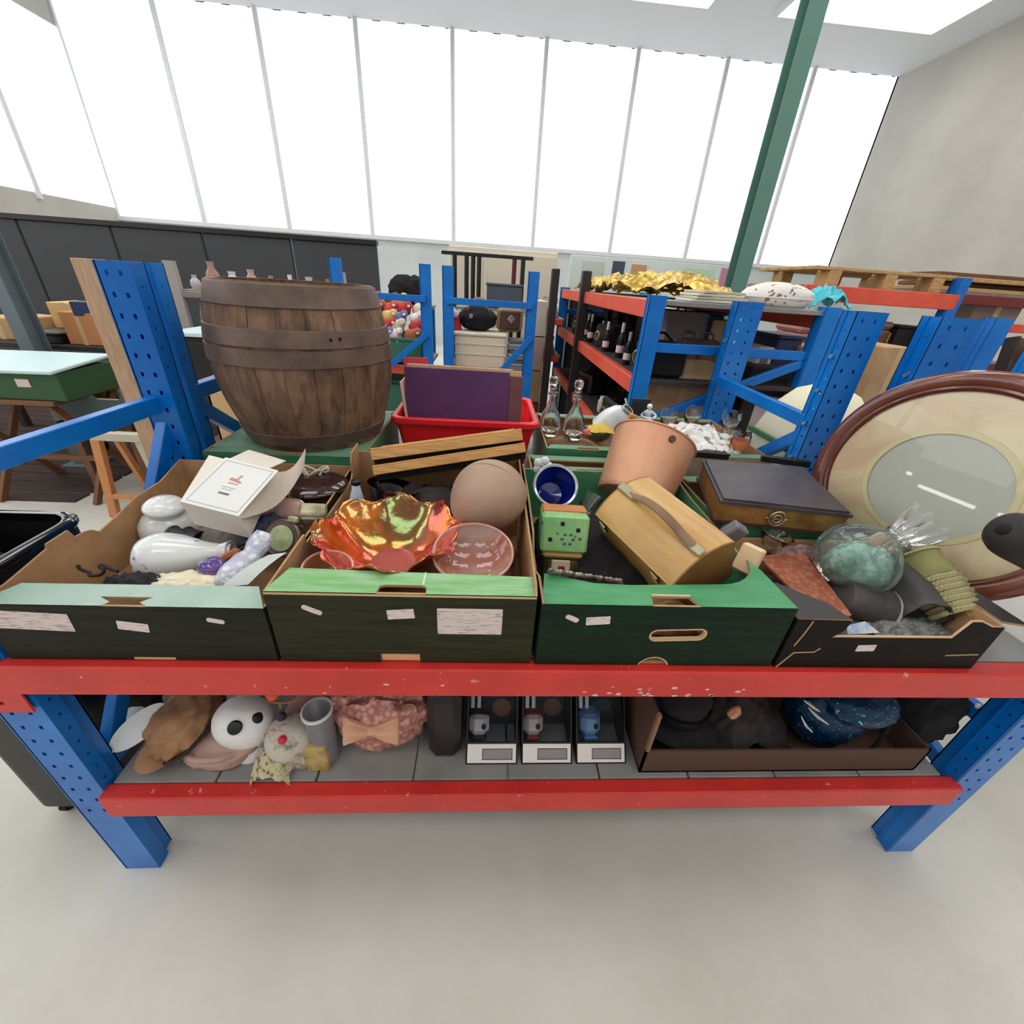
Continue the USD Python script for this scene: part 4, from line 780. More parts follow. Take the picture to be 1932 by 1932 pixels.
t.part('olive_band', lathe([(.001, .0), (.046, .0), (.050, .006), (.056, Lq * .4), (.001, Lq * .4)], 40, q0, R), YW, 50)
for k in range(7): t.part('pleat', lathe([(.03, Lq * (.4 + .075 * k)), (.056 - .001 * k, Lq * (.405 + .075 * k)), (.060 - .001 * k, Lq * (.43 + .075 * k)), (.054 - .001 * k, Lq * (.475 + .075 * k)), (.03, Lq * (.475 + .075 * k))], 40, q0 + R @ np.array([.004 * (k % 2), 0, 0]), R, lambda a, s: (.03 * np.sin(9 * a), 0 * a)), CW, 50)
t.part('band_edge', ring([q0 + R @ np.array([.052 * math.cos(a), .052 * math.sin(a), .004]) for a in np.linspace(0, 6.283, 40)[:-1]], .003, 6), CW)
single('brown_paper', 'torn brown paper bag along the right wall of the low black crate', 'paper', sheet([at(1770, 1050, y=.30), at(1822, 1090, y=.20), at(1832, 1165, y=.06), at(1812, 1140, y=.10)], .003), M('brown_paper_bag', (176, 136, 88), .8), False)
single('newspaper', 'crumpled grey newspaper at the front of the low black crate', 'newspaper', cloth((1.04, .085, .92), .11, .055, .04, .012, 3, 61, 26), M('newsprint', (158, 160, 156), .85, 0, (90, 92, 96), 60, bump=.1), True)
single('printed_leaflet', 'pale blue leaflet poking up at the front left of the low black crate', 'leaflet', sheet([at(1598, 1180, y=.06), at(1632, 1172, y=.07), at(1660, 1194, y=.05), at(1604, 1196, y=.04)], .001), M('blue_leaflet', (150, 176, 214), .6, 0, (222, 224, 226), 40), False)
t = thing('glass_trinkets', 'small clear glass bowl among the clutter at the back of the low black crate', 'bowl', tuple(at(1450, 1030, y=.32)))
t.part('bowl', lathe([(.001, 0), (.02, 0), (.04, .03), (.043, .04), (.039, .038), (.018, .006), (.001, .005)], 30, at(1452, 1030, y=.325), rot(0, 12, 0)), CLEAR, 50); t.part('rim', ring([at(1452, 1030, y=.325) + rot(0, 12, 0) @ np.array([.042 * math.cos(a), .042 * math.sin(a), .04]) for a in np.linspace(0, 6.283, 30)[:-1]], .002, 6), CLEAR)
single('printed_card', 'pinkish patterned cloth behind the terracotta wedge', 'cloth', cloth((.89, .315, .98), .08, .03, .045, .01, 3, 71), M('pink_print', (176, 142, 134), .8, 0, (120, 92, 92), 50), True)
single('packing_paper', 'pale crumpled tissue under the bag of beads', 'paper', cloth((.90, .2, .912), .2, .12, .02, .006, 2, 37, 26), M('grey_tissue', (120, 112, 104), .85), True)
single('box_lid_corner', 'pale cream card tube end standing at the corner between the case and the wedge', 'card', obox(at(1418, 1042, y=.20) - (0, 0, .02), (.028, .05, .07), rot(0, 18, 35), .004), M('cream_board', (232, 204, 166), .7))
single('grey_slate', 'grey card tucked beside the tan case', 'card', obox(at(1385, 1003, y=.30), (.05, .03, .05), rot(20, 30, 10), .004), M('grey_card', (120, 118, 124), .7))
# ------------------------------------------------------------------ row behind: decanters, fruit bowl, glassware
def hollow(x0, x1, y0, y1, z0, z1, t=.006):
    return join(cbox(x0, x1, y0, y1, z0, z0 + t, 0), cbox(x0, x0 + t, y0, y1, z0, z1, 0), cbox(x1 - t, x1, y0, y1, z0, z1, 0), cbox(x0, x1, y0, y0 + t, z0, z1, 0), cbox(x0, x1, y1 - t, y1, z0, z1, 0))
def carton(name, label, cat, x0, x1, y0, y1, z0, z1, mat, flaps=None, inner=None, lab=True, lid=None):
    T = thing(name, label, cat, ((x0 + x1) / 2, (y0 + y1) / 2, z0))
    T.part('body', hollow(x0, x1, y0, y1, z0, z1), mat, False)
    if inner is not None: T.part('contents', cloth(((x0 + x1) / 2, (y0 + y1) / 2, z1 - .06), (x1 - x0) * .42, (y1 - y0) * .42, .05, .012, 2.5, len(label), 16), inner, True)
    if flaps is not None:
        for sy, yy in ((-1, y0), (1, y1)): T.part('flap', sheet([(x0, yy, z1), (x1, yy, z1), (x1, yy + sy * .05, z1 - .03), (x0, yy + sy * .05, z1 - .03)], .003), flaps, False)
    if lid is not None: T.part('lid', cbox(x0 - .006, x1 + .006, y0 - .006, y1 + .006, z1, z1 + .025, .004), lid)
    return T
CUT = GL('cut_glass', (246, 250, 248), .03)
def decanter(label, x, y, z, h):
    T = thing('decanter', label, 'decanter', (x, y, z), group=None)
    T.part('body', lathe([(.001, 0), (.038, 0), (.042, .01), (.046, .04), (.038, .09), (.020, .125), (.013, .15), (.012, .19), (.017, .2), (.015, .203), (.008, .19), (.009, .15), (.014, .12), (.03, .08), (.038, .03), (.001, .012)], 20, (x, y, z)), CUT, 20)
    T.part('neck_collar', lathe([(.013, .165), (.019, .168), (.019, .180), (.013, .183)], 12, (x, y, z)), CUT, 20)
    T.part('stopper', lathe([(.001, .195), (.008, .196), (.010, .207), (.018, .214), (.020, .228), (.016, .240), (.001, .244)], 10, (x, y, z)), CUT, 20); return T
decanter('cut glass decanter beside the red tub', .266, 1.12, 1.055, .2); decanter('cut glass decanter left of the fruit bowl', .365, 1.10, 1.05, .2)
single('packing_paper', 'brown paper raising the decanters in their crate', 'paper', cloth((.385, 1.10, .93), .14, .22, .11, .006, 2, 81, 22), M('kraft_paper', (150, 116, 82), .85), True)
fb_ = np.array([.44, .985, 1.085])
t = thing('fruit_bowl', 'dark glass bowl with yellow and pink fruit beneath the white shade', 'bowl', fb_)
t.part('bowl', lathe([(.001, 0), (.03, 0), (.05, .015), (.058, .04), (.06, .045), (.055, .042), (.001, .01)], 30, fb_, None, lambda a, s: (.03 * np.sin(12 * a), 0 * a)), M('smoke_glass', (120, 116, 108), .1, transmission_weight=.6), 40)
t.part('yellow_cloth', cloth(fb_ + (.01, 0, .035), .05, .045, .025, .006, 2, 91, 14), M('yellow_stuff', (214, 180, 60), .6), True)
t.part('pink_ball', blob(fb_ + (-.048, -.025, .035), (.017,) * 3, .05, sub=2), M('pink_ball', (206, 96, 112), .5), True)
sh = np.array([.50, 1.06, 1.10]); 
t = thing('frosted_shade', 'white frosted glass shade tipped beside the fruit bowl', 'lamp shade', sh)
t.part('shade', lathe([(.022, .115), (.03, .118), (.05, .10), (.068, .06), (.074, .02), (.076, 0), (.072, 0), (.064, .055), (.045, .095), (.022, .111)], 36, sh, rot(20, 28, 0)), M('frosted', (232, 234, 234), .35, 0, (214, 218, 222), 20, transmission_weight=.3), 50)
t.part('collar', lathe([(.02, .112), (.026, .112), (.026, .13), (.02, .13)], 24, sh, rot(20, 28, 0)), STEEL)
def wineglass(label, x, y, z, col=None, lean=(0, 0)):
    T = thing('wine_glass', label, 'glass', (x, y, z)); R = rot(lean[0], lean[1], 0)
    T.part('bowl', lathe([(.001, .075), (.01, .077), (.03, .095), (.038, .125), (.036, .155), (.0345, .155), (.036, .125), (.028, .098), (.001, .08)], 24, (x, y, z), R), CLEAR, 50)
    T.part('stem', lathe([(.001, .0), (.032, .0), (.033, .003), (.006, .010), (.004, .03), (.004, .07), (.001, .076)], 20, (x, y, z), R), CLEAR, 50)
    if col: T.part('painted_flower', lathe([(.0305, .094), (.039, .118), (.0392, .13), (.0385, .13), (.0302, .096)], 24, (x, y, z), R), col, 50)
    return T
OFL = M('orange_flower', (232, 134, 84), .4)
wineglass('clear wine glass with orange flowers at the front right of the glass crate', 1.00, .93, 1.0, OFL); wineglass('clear wine glass with a painted orange band left of the other flowered glass', .92, .92, .99, OFL)
wineglass('plain wine glass by the rim of the glass crate under the blue post', 1.02, 1.07, 1.05); wineglass('plain wine glass leaning at the back of the glass crate', .90, 1.22, 1.03, None, (8, 10)); wineglass('plain wine glass in the middle of the glass crate', .80, 1.16, 1.02, None, (-6, 0))
fg = at(1222, 785, y=1.05)
t = thing('figurine', 'white and blue china figurine at the left of the glass crate', 'figurine', fg - (0, 0, .05))
WB = M('blue_white_china', (226, 230, 234), .2, 0, (96, 124, 170), 60, lo=.5, hi=.62)
t.part('skirt', lathe([(.001, -.06), (.034, -.06), (.036, -.05), (.02, -.005), (.012, .0)], 24, fg, None, lambda a, s: (.06 * np.sin(6 * a), 0 * a)), WB, True); t.part('torso', blob(fg + (0, 0, .012), (.014, .012, .02), .05, sub=2), WB, True); t.part('head', blob(fg + (0, 0, .04), (.011,) * 3, 0, sub=2), PORCP, True)
for s in (-1, 1): t.part('arm', tube([fg + (s * .012, 0, .02), fg + (s * .03, -.008, .005), fg + (s * .016, -.02, -.004)], .005, 7, 3), WB)
t = thing('matchbox', 'small orange box behind the copper bucket rim', 'box', tuple(at(1190, 792, y=1.0))); t.part('sleeve', obox(at(1190, 790, y=1.0), (.035, .03, .04), rot(0, 15, 20), .003), M('orange_box', (226, 142, 60), .6)); t.part('striker', obox(at(1190, 790, y=1.0) + rot(0, 15, 20) @ np.array([0, -.0155, 0]), (.03, .002, .012), rot(0, 15, 20), .0005), DARK)
t = thing('picture_frame', 'small black frame standing behind the orange box', 'picture frame', tuple(at(1208, 775, y=1.15))); c0 = at(1208, 768, y=1.12); t.part('frame', obox(c0, (.085, .012, .07), rot(-10, 0, 0), .003), BLACK); t.part('mount', obox(c0 + np.array([0, -.007, 0]), (.06, .003, .045), rot(-10, 0, 0), .001), DARK)
t = thing('candle', 'yellow candle upright between the shade and the black frame', 'candle', tuple(at(1184, 780, y=1.05))); t.part('wax', tube([at(1184, 795, y=1.05), at(1182, 765, y=1.05)], .008, 10), M('yellow_wax', (232, 210, 130), .5)); t.part('wick', tube([at(1182, 765, y=1.05), at(1180, 752, y=1.05)], .004, 6), M('cream_wick', (226, 206, 180), .7))
CBAG = M('white_bag_print', (226, 226, 220), .35, 0, (70, 74, 76), 22, 2, .58, .62, transmission_weight=.15)
single('china_bag', 'crumpled clear and white carrier bag of glass in the glass crate', 'bag', cloth((.84, 1.0, 1.06), .17, .14, .09, .016, 2.6, 95, 34), CBAG, True)
t = thing('glass_jug', 'clear glass jug on its side by the carrier bag', 'jug', tuple(at(1372, 815, y=1.12))); jc2 = at(1372, 830, y=1.12); t.part('body', lathe([(.001, 0), (.03, 0), (.04, .03), (.036, .07), (.04, .085), (.037, .085), (.033, .07), (.036, .03), (.001, .006)], 28, jc2 - (0, 0, .03), rot(-20, 15, 0)), CLEAR, 50); t.part('handle', tube([jc2 + q for q in ((.035, 0, .03), (.06, 0, .02), (.058, 0, -.012), (.036, 0, -.015))], .004, 8, 4), CLEAR)
for i, (x0, x1_, yy) in enumerate(((1312, 1374, 858), (1436, 1528, 870))):
    single('black_strip', ('short black plastic strip on the edge of the glass crate beside the bucket', 'long black plastic strip behind the old album by the blue post')[i], 'strip', bar(at(x0, yy - (2 if i == 0 else 6), z=1.125), at(x1_, yy + (3 if i == 0 else 6), z=1.125), .02, .022), BLACK)
t = thing('green_tray', 'green plastic tray edge with a raised block at the right of the glassware', 'tray', (1.12, 1.02, 1.086))
GT = M('tray_green', (52, 104, 66), .5, 0, (70, 124, 82), 12)
t.part('rail', bar(at(1414, 806, z=1.10), at(1498, 852, z=1.10), .016, .022), GT); t.part('block', obox(at(1490, 845, z=1.11), (.05, .05, .03), rot(0, 0, 30), .004), GT)

# ------------------------------------------------------------------ rack to the right behind, with the cream shade
DKB0 = M('dark_boarding', (62, 56, 54), .8, 0, (48, 44, 42), 3)
def simple_rack(label, posts, beams, decks, braces=(), dmat=None, mat=BLUE2, bmat=ORANGE, w=.085, zt=RZ, z0=0):
    T = thing('pallet_rack', label, 'rack')
    for x, y in posts: upright(T, x, y, zt, w=w, mat=mat, holes=False, z0=z0)
    for p, q, h in beams: T.part('beam', bar(p, q, .045, h, b=.004), bmat)
    for x0, x1, y0, y1, z, n in decks:
        for k in range(n): T.part('deck_board', cbox(x0 + (x1 - x0) * k / n, x0 + (x1 - x0) * (k + 1) / n - .004, y0, y1, z - .022, z), dmat if dmat and z < 1.5 else GREY)
    for p, q in braces: brace(T, p, q, mat=mat)
    return T
simple_rack('blue rack bay standing right of the double rack, holding a cream shade', [(2.95, .765), (2.95, 1.53)], [((1.29, .79, .857), (2.96, .79, .857), .085), ((1.29, 1.56, .857), (2.96, 1.56, .857), .085)], [(1.30, 2.94, .815, 1.535, .898, 5)], [((2.99, .8, 1.24), (2.99, 1.56, 1.24)), ((2.99, .8, .62), (2.99, 1.56, .62))])
sc = np.array([1.46, 1.15, .90]); SHC = M('cream_shade', (242, 236, 206), .75, 0, (236, 228, 196), 4)
t = thing('lamp_shade', 'huge cream fabric lampshade standing behind the blue posts', 'lamp shade', sc)
t.part('shade', lathe([(.228, 0), (.232, .003), (.225, .19), (.19, .30), (.12, .385), (.04, .42), (.001, .42)], 48, sc), SHC, True)
t.part('lower_band', lathe([(.230, .0), (.236, .0), (.236, .016), (.228, .016)], 48, sc), M('shade_band', (232, 222, 186), .7), 40)

# ------------------------------------------------------------------ racks that run away from us behind the glassware
t = simple_rack('rack with orange beams running away from us at the centre, heaped with gold', [(.765, 1.63), (1.665, 1.63), (.765, 4.6), (1.665, 4.6)],
    [((.80, 1.66, 1.545), (.80, 4.66, 1.545), .085), ((.80, 1.66, 1.165), (.80, 4.66, 1.165), .085), ((1.72, 1.66, 1.545), (1.72, 4.66, 1.545), .085), ((1.72, 1.66, 1.165), (1.72, 4.66, 1.165), .085), ((.8, 1.66, .72), (.8, 4.66, .72), .085)],
    [(.825, 1.695, 1.64, 4.6, 1.588, 1), (.825, 1.695, 1.64, 4.6, 1.208, 1), (.825, 1.695, 1.64, 4.6, .76, 1)], dmat=DKB0, braces=
    [((.82, 1.66, 1.37), (1.68, 1.66, 1.37)), ((.82, 1.66, .95), (1.68, 1.66, 1.34)), ((.82, 4.64, 1.37), (1.68, 4.64, 1.37))])
GOLD = M('gold_foil', (236, 208, 110), .28, .55, (190, 150, 60), 34, tex='voronoi', bump=.6, bscale=60)
gt = thing('gold_fabric', 'pile of gleaming gold sequin fabric on the centre rack', 'fabric', (1.0, 2.9, 1.588))
for k in range(4): gt.part('fold', cloth((1.2, 2.45 + k * .5, 1.592), .34, .24, .12, .045, 3, 100 + k, 22, .01), GOLD, True)
t = thing('card_stack', 'stack of pale boards lying on top of the centre rack', 'boards', (1.18, 1.85, 1.588))
for k in range(4): t.part('board', obox((1.17 + .012 * (k % 2), 1.85, 1.596 + .014 * k), (.30 - .02 * k, .2, .012), rot(0, 0, 3 * k)), M(('pale_board', 'cream_board2')[k % 2], ((222, 220, 206), (204, 196, 170))[k % 2], .8))
t = thing('tissue_box', 'white leaf-printed pillow box on the rack beyond the blue posts', 'box', tuple(at(1465, 588, y=1.9)))
LEAFP = M('leaf_print', (232, 228, 222), .7, 0, (150, 112, 102), 30, 1, .64, .67)
c0 = at(1465, 562, y=1.85); t.part('pillow', blob(c0, (.19, .12, .075), .08, 2, 5, 3, flat=-.55), LEAFP, True); t.part('seam', ring([c0 + (.19 * math.cos(a), .12 * math.sin(a), 0) for a in np.linspace(0, 6.28, 30)[:-1]], .004, 5), WHITE)
c0 = at(1540, 590, y=1.95); t = single('carrier_bag', 'bright cyan plastic bag beside the leaf-printed box', 'bag', cloth((c0[0], c0[1], 1.588), .12, .1, .10, .03, 2.5, 120, 20), M('cyan_plastic', (60, 196, 216), .3), True)
for k in range(9):
    z = (.761, 1.209)[k % 2]; y = 2.75 + .2 * k; single('dark_case', f'black instrument case, {["first", "second", "third", "fourth", "fifth", "sixth", "seventh", "eighth", "ninth"][k]} into the depth of the centre rack', 'case', join(cbox(1.2, 1.64, y, y + .18, z, z + .26 + .03 * (k % 3), .02), cbox(1.195, 1.645, y + .1, y + .12, z + .02, z + .28, .004)), (DARK, BLACK, BLACK)[k % 3])
# things on its middle shelf
BB_ = M('brown_leather', (112, 88, 78), .5, 0, (88, 68, 60), 9, bump=.2)
for i, px in enumerate((1298, 1333)):
    c0 = at(px, 640, y=1.92); z = 1.209
    t = thing('handbag', ('brown leather handbag at the left on the middle shelf behind the blue posts', 'brown leather handbag right of its twin on the middle shelf')[i], 'bag', (c0[0], c0[1], z))
    t.part('body', obox((c0[0], c0[1], z + .095), (.125, .14, .19), rot(0, 0, 6 - 12 * i), .03), BB_); t.part('flap', obox((c0[0], c0[1] - .045, z + .15), (.128, .07, .085), rot(0, 0, 6 - 12 * i), .02), BB_); t.part('handle', tube([(c0[0] - .04, c0[1], z + .185), (c0[0] - .03, c0[1], z + .22), (c0[0] + .03, c0[1], z + .22), (c0[0] + .04, c0[1], z + .185)], .007, 8, 4), BB_)
def slab(name, label, cat, px0, py0, px1, py1, y, d, z0, mat, extra=None, mat2=None):
    """a box-like article on a shelf, front face at depth y, standing on z0"""
    a, b = at(px0, (py0 + py1) / 2, y=y), at(px1, (py0 + py1) / 2, y=y); zt = at((px0 + px1) / 2, py0, y=y)[2]; zt = max(zt, z0 + .03)
    T = thing(name, label, cat, ((a[0] + b[0]) / 2, y + d / 2, z0)); T.part('body', cbox(a[0], b[0], y, y + d, z0, zt, .006), mat)
    if extra == 'lid': T.part('lid', cbox(a[0] - .008, b[0] + .008, y - .008, y + d + .008, zt, zt + .02, .004), mat2 or mat)
    if extra == 'label': T.part('label', cbox(a[0] + (b[0] - a[0]) * .25, a[0] + (b[0] - a[0]) * .75, y - .002, y + .001, z0 + (zt - z0) * .3, z0 + (zt - z0) * .7, 0), mat2 or PAPER)
    if extra == 'handle': T.part('handle', tube([(a[0] * .6 + b[0] * .4, y + d / 2, zt), (a[0] * .55 + b[0] * .45, y + d / 2, zt + .035), (a[0] * .45 + b[0] * .55, y + d / 2, zt + .035), (a[0] * .4 + b[0] * .6, y + d / 2, zt)], .008, 7, 3), mat2 or mat)
    if extra == 'tape': T.part('tape', cbox(a[0] * .56 + b[0] * .44, a[0] * .44 + b[0] * .56, y - .001, y + d, z0 + .0, zt + .001, .001), mat2 or TANLIGHT)
    return T
GREYB = M('grey_case', (158, 154, 156), .6); NAVB = M('navy_box', (44, 52, 96), .5); TANB = M('tan_parcel', (200, 170, 130), .8, 0, (184, 150, 108), 6); DKB = M('dark_box', (52, 46, 42), .7, 0, (40, 36, 34), 5); BRN = M('brown_box', (122, 84, 62), .75, 0, (104, 70, 52), 5)
slab('suitcase', 'flat grey case at the back of the middle shelf behind the first blue post', 'case', 1256, 588, 1338, 640, 2.35, .3, 1.209, GREYB, 'handle')
slab('storage_box', 'navy blue box right of the grey case on the middle shelf', 'box', 1336, 595, 1362, 640, 2.33, .25, 1.209, NAVB, 'lid')
slab('parcel', 'cream parcel lying above the handbags by the blue post', 'parcel', 1345, 605, 1390, 640, 2.3, .3, 1.209, M('cream_parcel', (226, 204, 160), .7), 'tape')
slab('carton', 'tan cardboard box on the low shelf below the handbags', 'box', 1245, 683, 1350, 722, 1.75, .3, .761, TANB, 'tape')
slab('carton', 'dark box beneath the middle shelf at the right of the centre rack', 'box', 1415, 695, 1520, 733, 1.75, .3, .761, DKB, 'label')
slab('carton', 'pale cardboard box on the middle shelf right of the blue posts', 'box', 1508, 655, 1552, 690, 1.9, .3, 1.209, TANB, 'tape')
slab('storage_box', 'dark blue plastic box between the blue posts on the middle shelf', 'box', 1462, 640, 1508, 690, 1.95, .3, 1.209, NAVB, 'lid')
slab('book_stack', 'white paper stack by the second blue post on the middle shelf', 'papers', 1428, 655, 1458, 692, 1.9, .25, 1.209, WHITE, 'label', GREY)
SHOE = M('shoe_grey', (120, 116, 108), .7, 0, (90, 80, 72), 14)
for i, px in enumerate((1492, 1522)):
    c0 = at(px, 625, y=2.15); c0[2] = 1.209; t = thing('shoe', ('grey shoe at the left on the shelf between the blue posts', 'brownish grey shoe beside the other on the shelf between the blue posts')[i], 'shoe', tuple(c0))
    t.part('upper', blob(c0 + (0, 0, .075), (.09, .05, .07), .15, 3, 7 + i, flat=-.8), SHOE, True); t.part('sole', cbox(c0[0] - .1, c0[0] + .1, c0[1] - .045, c0[1] + .045, c0[2], c0[2] + .02, .01), DARK); t.part('tongue', blob(c0 + (-.03, 0, .14), (.03, .03, .03), .1, sub=2), SHOE, True)
# bottles, cameras and lenses on the dark shelves left of the first blue post
BOT = M('dark_bottle', (24, 22, 26), .15); 
def bottle(label, x, y, z, h, cap=WHITE):
    T = thing('bottle', label, 'bottle', (x, y, z), group=None)
    s = h / .27; T.part('body', lathe([(.001, 0), (.03 * s, 0), (.032 * s, .008), (.032 * s, h * .55), (.012 * s, h * .75), (.011 * s, h * .95), (.001, h * .95)], 18, (x, y, z)), BOT, 40); T.part('cap', lathe([(.001, h * .66), (.0145 * s, h * .74), (.0145 * s, h), (.001, h)], 14, (x, y, z)), cap); T.part('label', lathe([(.0325 * s, h * .15), (.0332 * s, h * .16), (.0332 * s, h * .35), (.0325 * s, h * .36)], 18, (x, y, z)), PAPER); return T
pos = ['first', 'second', 'third', 'fourth', 'fifth', 'sixth', 'seventh']
SILV = M('silver_cap', (190, 196, 206), .3, .5)
for k in range(7):
    bottle(f'dark bottle with a pale cap, {pos[k]} from the left under the orange beam', .86 + .03 * (k % 2), 3.8 - .28 * k, 1.209, .19 + .015 * (k % 3), (WHITE, WHITE, SILV, M('teal_cap', (150, 190, 190), .4))[k % 4])
for k in range(5):
    z = .761; T = thing('camera_case', ['black camera case nearest the first blue post on the dark shelf', 'black camera case with a round lens under the orange beam', 'dark camera case in the middle of the dark shelf', 'dark square case beyond the middle of the dark shelf', 'black case farthest away on the dark shelf'][k], 'case', (1.0, 1.85 + .5 * k, z if k % 2 else 1.209)); zz = T.loc[2]
    T.part('body', obox((.96, 1.85 + .5 * k, zz + .085), (.2, .3, .17), rot(0, 0, 5 * k), .02), (DARK, BLACK)[k % 2]); T.part('lens', move(lathe([(.001, 0), (.03, 0), (.034, .01), (.034, .05), (.024, .052), (.022, .03), (.001, .03)], 20), axisR((-1, -.4, .1)), (.86, 1.83 + .5 * k, zz + .09)), M('lens_brass', (150, 140, 110), .3, .5)); T.part('strap', tube([(.88, 1.8 + .5 * k, zz + .17), (.95, 1.85 + .5 * k, zz + .22), (1.04, 1.9 + .5 * k, zz + .17)], .006, 6, 4), BLACK)
WB2 = M('pale_bottle', (206, 206, 196), .4)
lab3 = ['small pale jar on the lower dark shelf nearest the red beam', 'small pale jar second along the red beam', 'small white pot third along the red beam', 'small cream pot fourth along the red beam', 'small pale flask high on the dark shelf']
for k in range(5):
    x, y, z = (.90, 2.0 + .22 * k, 1.209 if k > 3 else .761); T = thing('jar', lab3[k], 'jar', (x, y, z)); h = .12 + .02 * (k % 3)
    T.part('body', lathe([(.001, 0), (.03, 0), (.034, .02), (.034, h * .7), (.02, h * .85), (.001, h * .86)], 16, (x, y, z)), WB2, 40); T.part('lid', lathe([(.001, h * .84), (.022, h * .84), (.022, h), (.001, h)], 14, (x, y, z)), (WHITE, SILV, BRASS)[k % 3])
# two black posts and what is between them
for i, (px0, px1) in enumerate(((1030, 1048), (1086, 1106))):
    a, b = at(px0, 600, y=3.3), at(px1, 600, y=3.3); T = thing('black_post', ('thin black steel post left of the bottle shelves', 'black steel post in front of the bottle shelves')[i], 'post', (a[0], 3.3, 0))
    T.part('shaft', cbox(a[0] + .02, b[0] + .0, 3.3, 3.38, 0, 1.74, .006), M('black_steel', (40, 36, 36), .5)); T.part('foot_plate', cbox(a[0] - .04, b[0] + .012, 3.24, 3.44, 0, .012), STEEL)
t = simple_rack('dark rack of dolls and bottles seen between the two black posts', [(.36, 3.9), (.80, 4.75)], [((.40, 3.95, 1.30), (.72, 3.95, 1.30), .06), ((.40, 3.95, .95), (.72, 3.95, .95), .06)], [(.36, .74, 3.95, 4.6, 1.33, 1), (.36, .74, 3.95, 4.6, .98, 1)], [], mat=M('black_steel', (40, 36, 36), .5))
for k in range(6):
    x, z = .44 + .1 * (k % 3), (1.331, .981)[k // 3]; T = thing('doll', ['pale doll high at the left between the black posts', 'red and white doll high in the middle between the black posts', 'grey doll high at the right between the black posts', 'dark doll low at the left between the black posts', 'pink doll low in the middle between the black posts', 'blue-grey doll low at the right between the black posts'][k], 'doll', (x, 4.02, z))
    T.part('dress', lathe([(.001, 0), (.042, 0), (.044, .01), (.02, .1), (.012, .13), (.001, .13)], 18, (x, 4.02, z)), M('doll%d_cloth' % k, [(206, 196, 200), (190, 70, 60), (140, 144, 150), (70, 66, 72), (196, 140, 140), (96, 116, 140)][k], .7), True); T.part('head', blob((x, 4.02, z + .15), (.024, .022, .027), 0, sub=2), M('doll_skin', (214, 178, 156), .5), True); T.part('hair', blob((x, 4.03, z + .162), (.026, .022, .022), .05, sub=2), BRN, True)
t = thing('cabinet_row', 'row of black cabinets closing the view beyond the bottle shelves', 'cabinet', (1.2, 4.95, 0)); t.part('body', cbox(.92, 1.72, 4.80, 5.2, 0, 1.50, .01), BLACK)
for k in range(2): t.part('door', cbox(.93 + .395 * k, 1.315 + .395 * k, 4.785, 4.80, .06, 1.46, .005), DKB0)
t = thing('carton_stack', 'stack of tan cartons beyond the right post of the far blue frame', 'boxes', (.40, 3.5, 0))
for k in range(5): t.part('carton', cbox(.365, .50, 3.5, 3.9, .30 * k, .30 * k + .292, .006), (TANB, BRN, TANB, M('pinkish_carton', (206, 176, 164), .8), M('pale_carton', (220, 214, 200), .8))[k])
# ------------------------------------------------------------------ far blue frames and the stall behind the red tub
t = simple_rack('far blue rack frames behind the red tub', [(-.375, 3.0), (.275, 3.0), (-.545, 3.0), (-1.2, 3.0)], [((-.52, 3.05, .93), (-1.2, 3.05, .93), .07), ((-.34, 3.05, .93), (.3, 3.05, .93), .07)], [(-1.15, -.50, 3.05, 3.75, .965, 2), (-.33, .33, 3.05, 3.75, .965, 2)],
    [((-1.17, 2.99, 1.468), (-.50, 2.99, 1.468)), ((-.34, 2.99, 1.468), (.32, 2.99, 1.468)), ((-.80, 2.99, .97), (-.50, 2.99, 1.22)), ((.10, 2.99, .97), (.33, 2.99, 1.24))], w=.08, zt=1.70)
gb = thing('crate', 'dark green crate full of toys behind the barrel', 'crate', (-.82, 3.3, .966)); gb.part('body', hollow(-1.12, -.55, 3.08, 3.6, .966, 1.16, .012), M('teal_green', (58, 120, 96), .6)); gb.part('rim', [cbox(-1.13, -.54, 3.07, 3.09, 1.15, 1.17), cbox(-1.13, -.54, 3.59, 3.61, 1.15, 1.17)], M('teal_green', (58, 120, 96), .6))
TOYC = [(206, 60, 50), (232, 220, 190), (196, 70, 80), (110, 96, 60), (232, 196, 120), (120, 130, 190), (240, 236, 230), (190, 110, 70), (222, 90, 90)]
rr_ = random.Random(4)
t = thing('crate', 'second dark green crate on the floor below the toy crate', 'crate', (-.84, 3.34, 0)); t.part('body', cbox(-1.14, -.56, 3.1, 3.6, 0, .80, .01), M('teal_green', (58, 120, 96), .6)); t.part('lid', cbox(-1.16, -.54, 3.08, 3.62, .80, .83, .008), M('teal_dark', (40, 88, 70), .6))
dsc = ['red', 'cream', 'crimson', 'olive', 'straw yellow', 'lilac blue', 'white', 'orange-brown', 'coral']
places = [('at the left end', -1.02), ('left of the middle', -.88), ('in the middle', -.78), ('at the right end', -.64)]
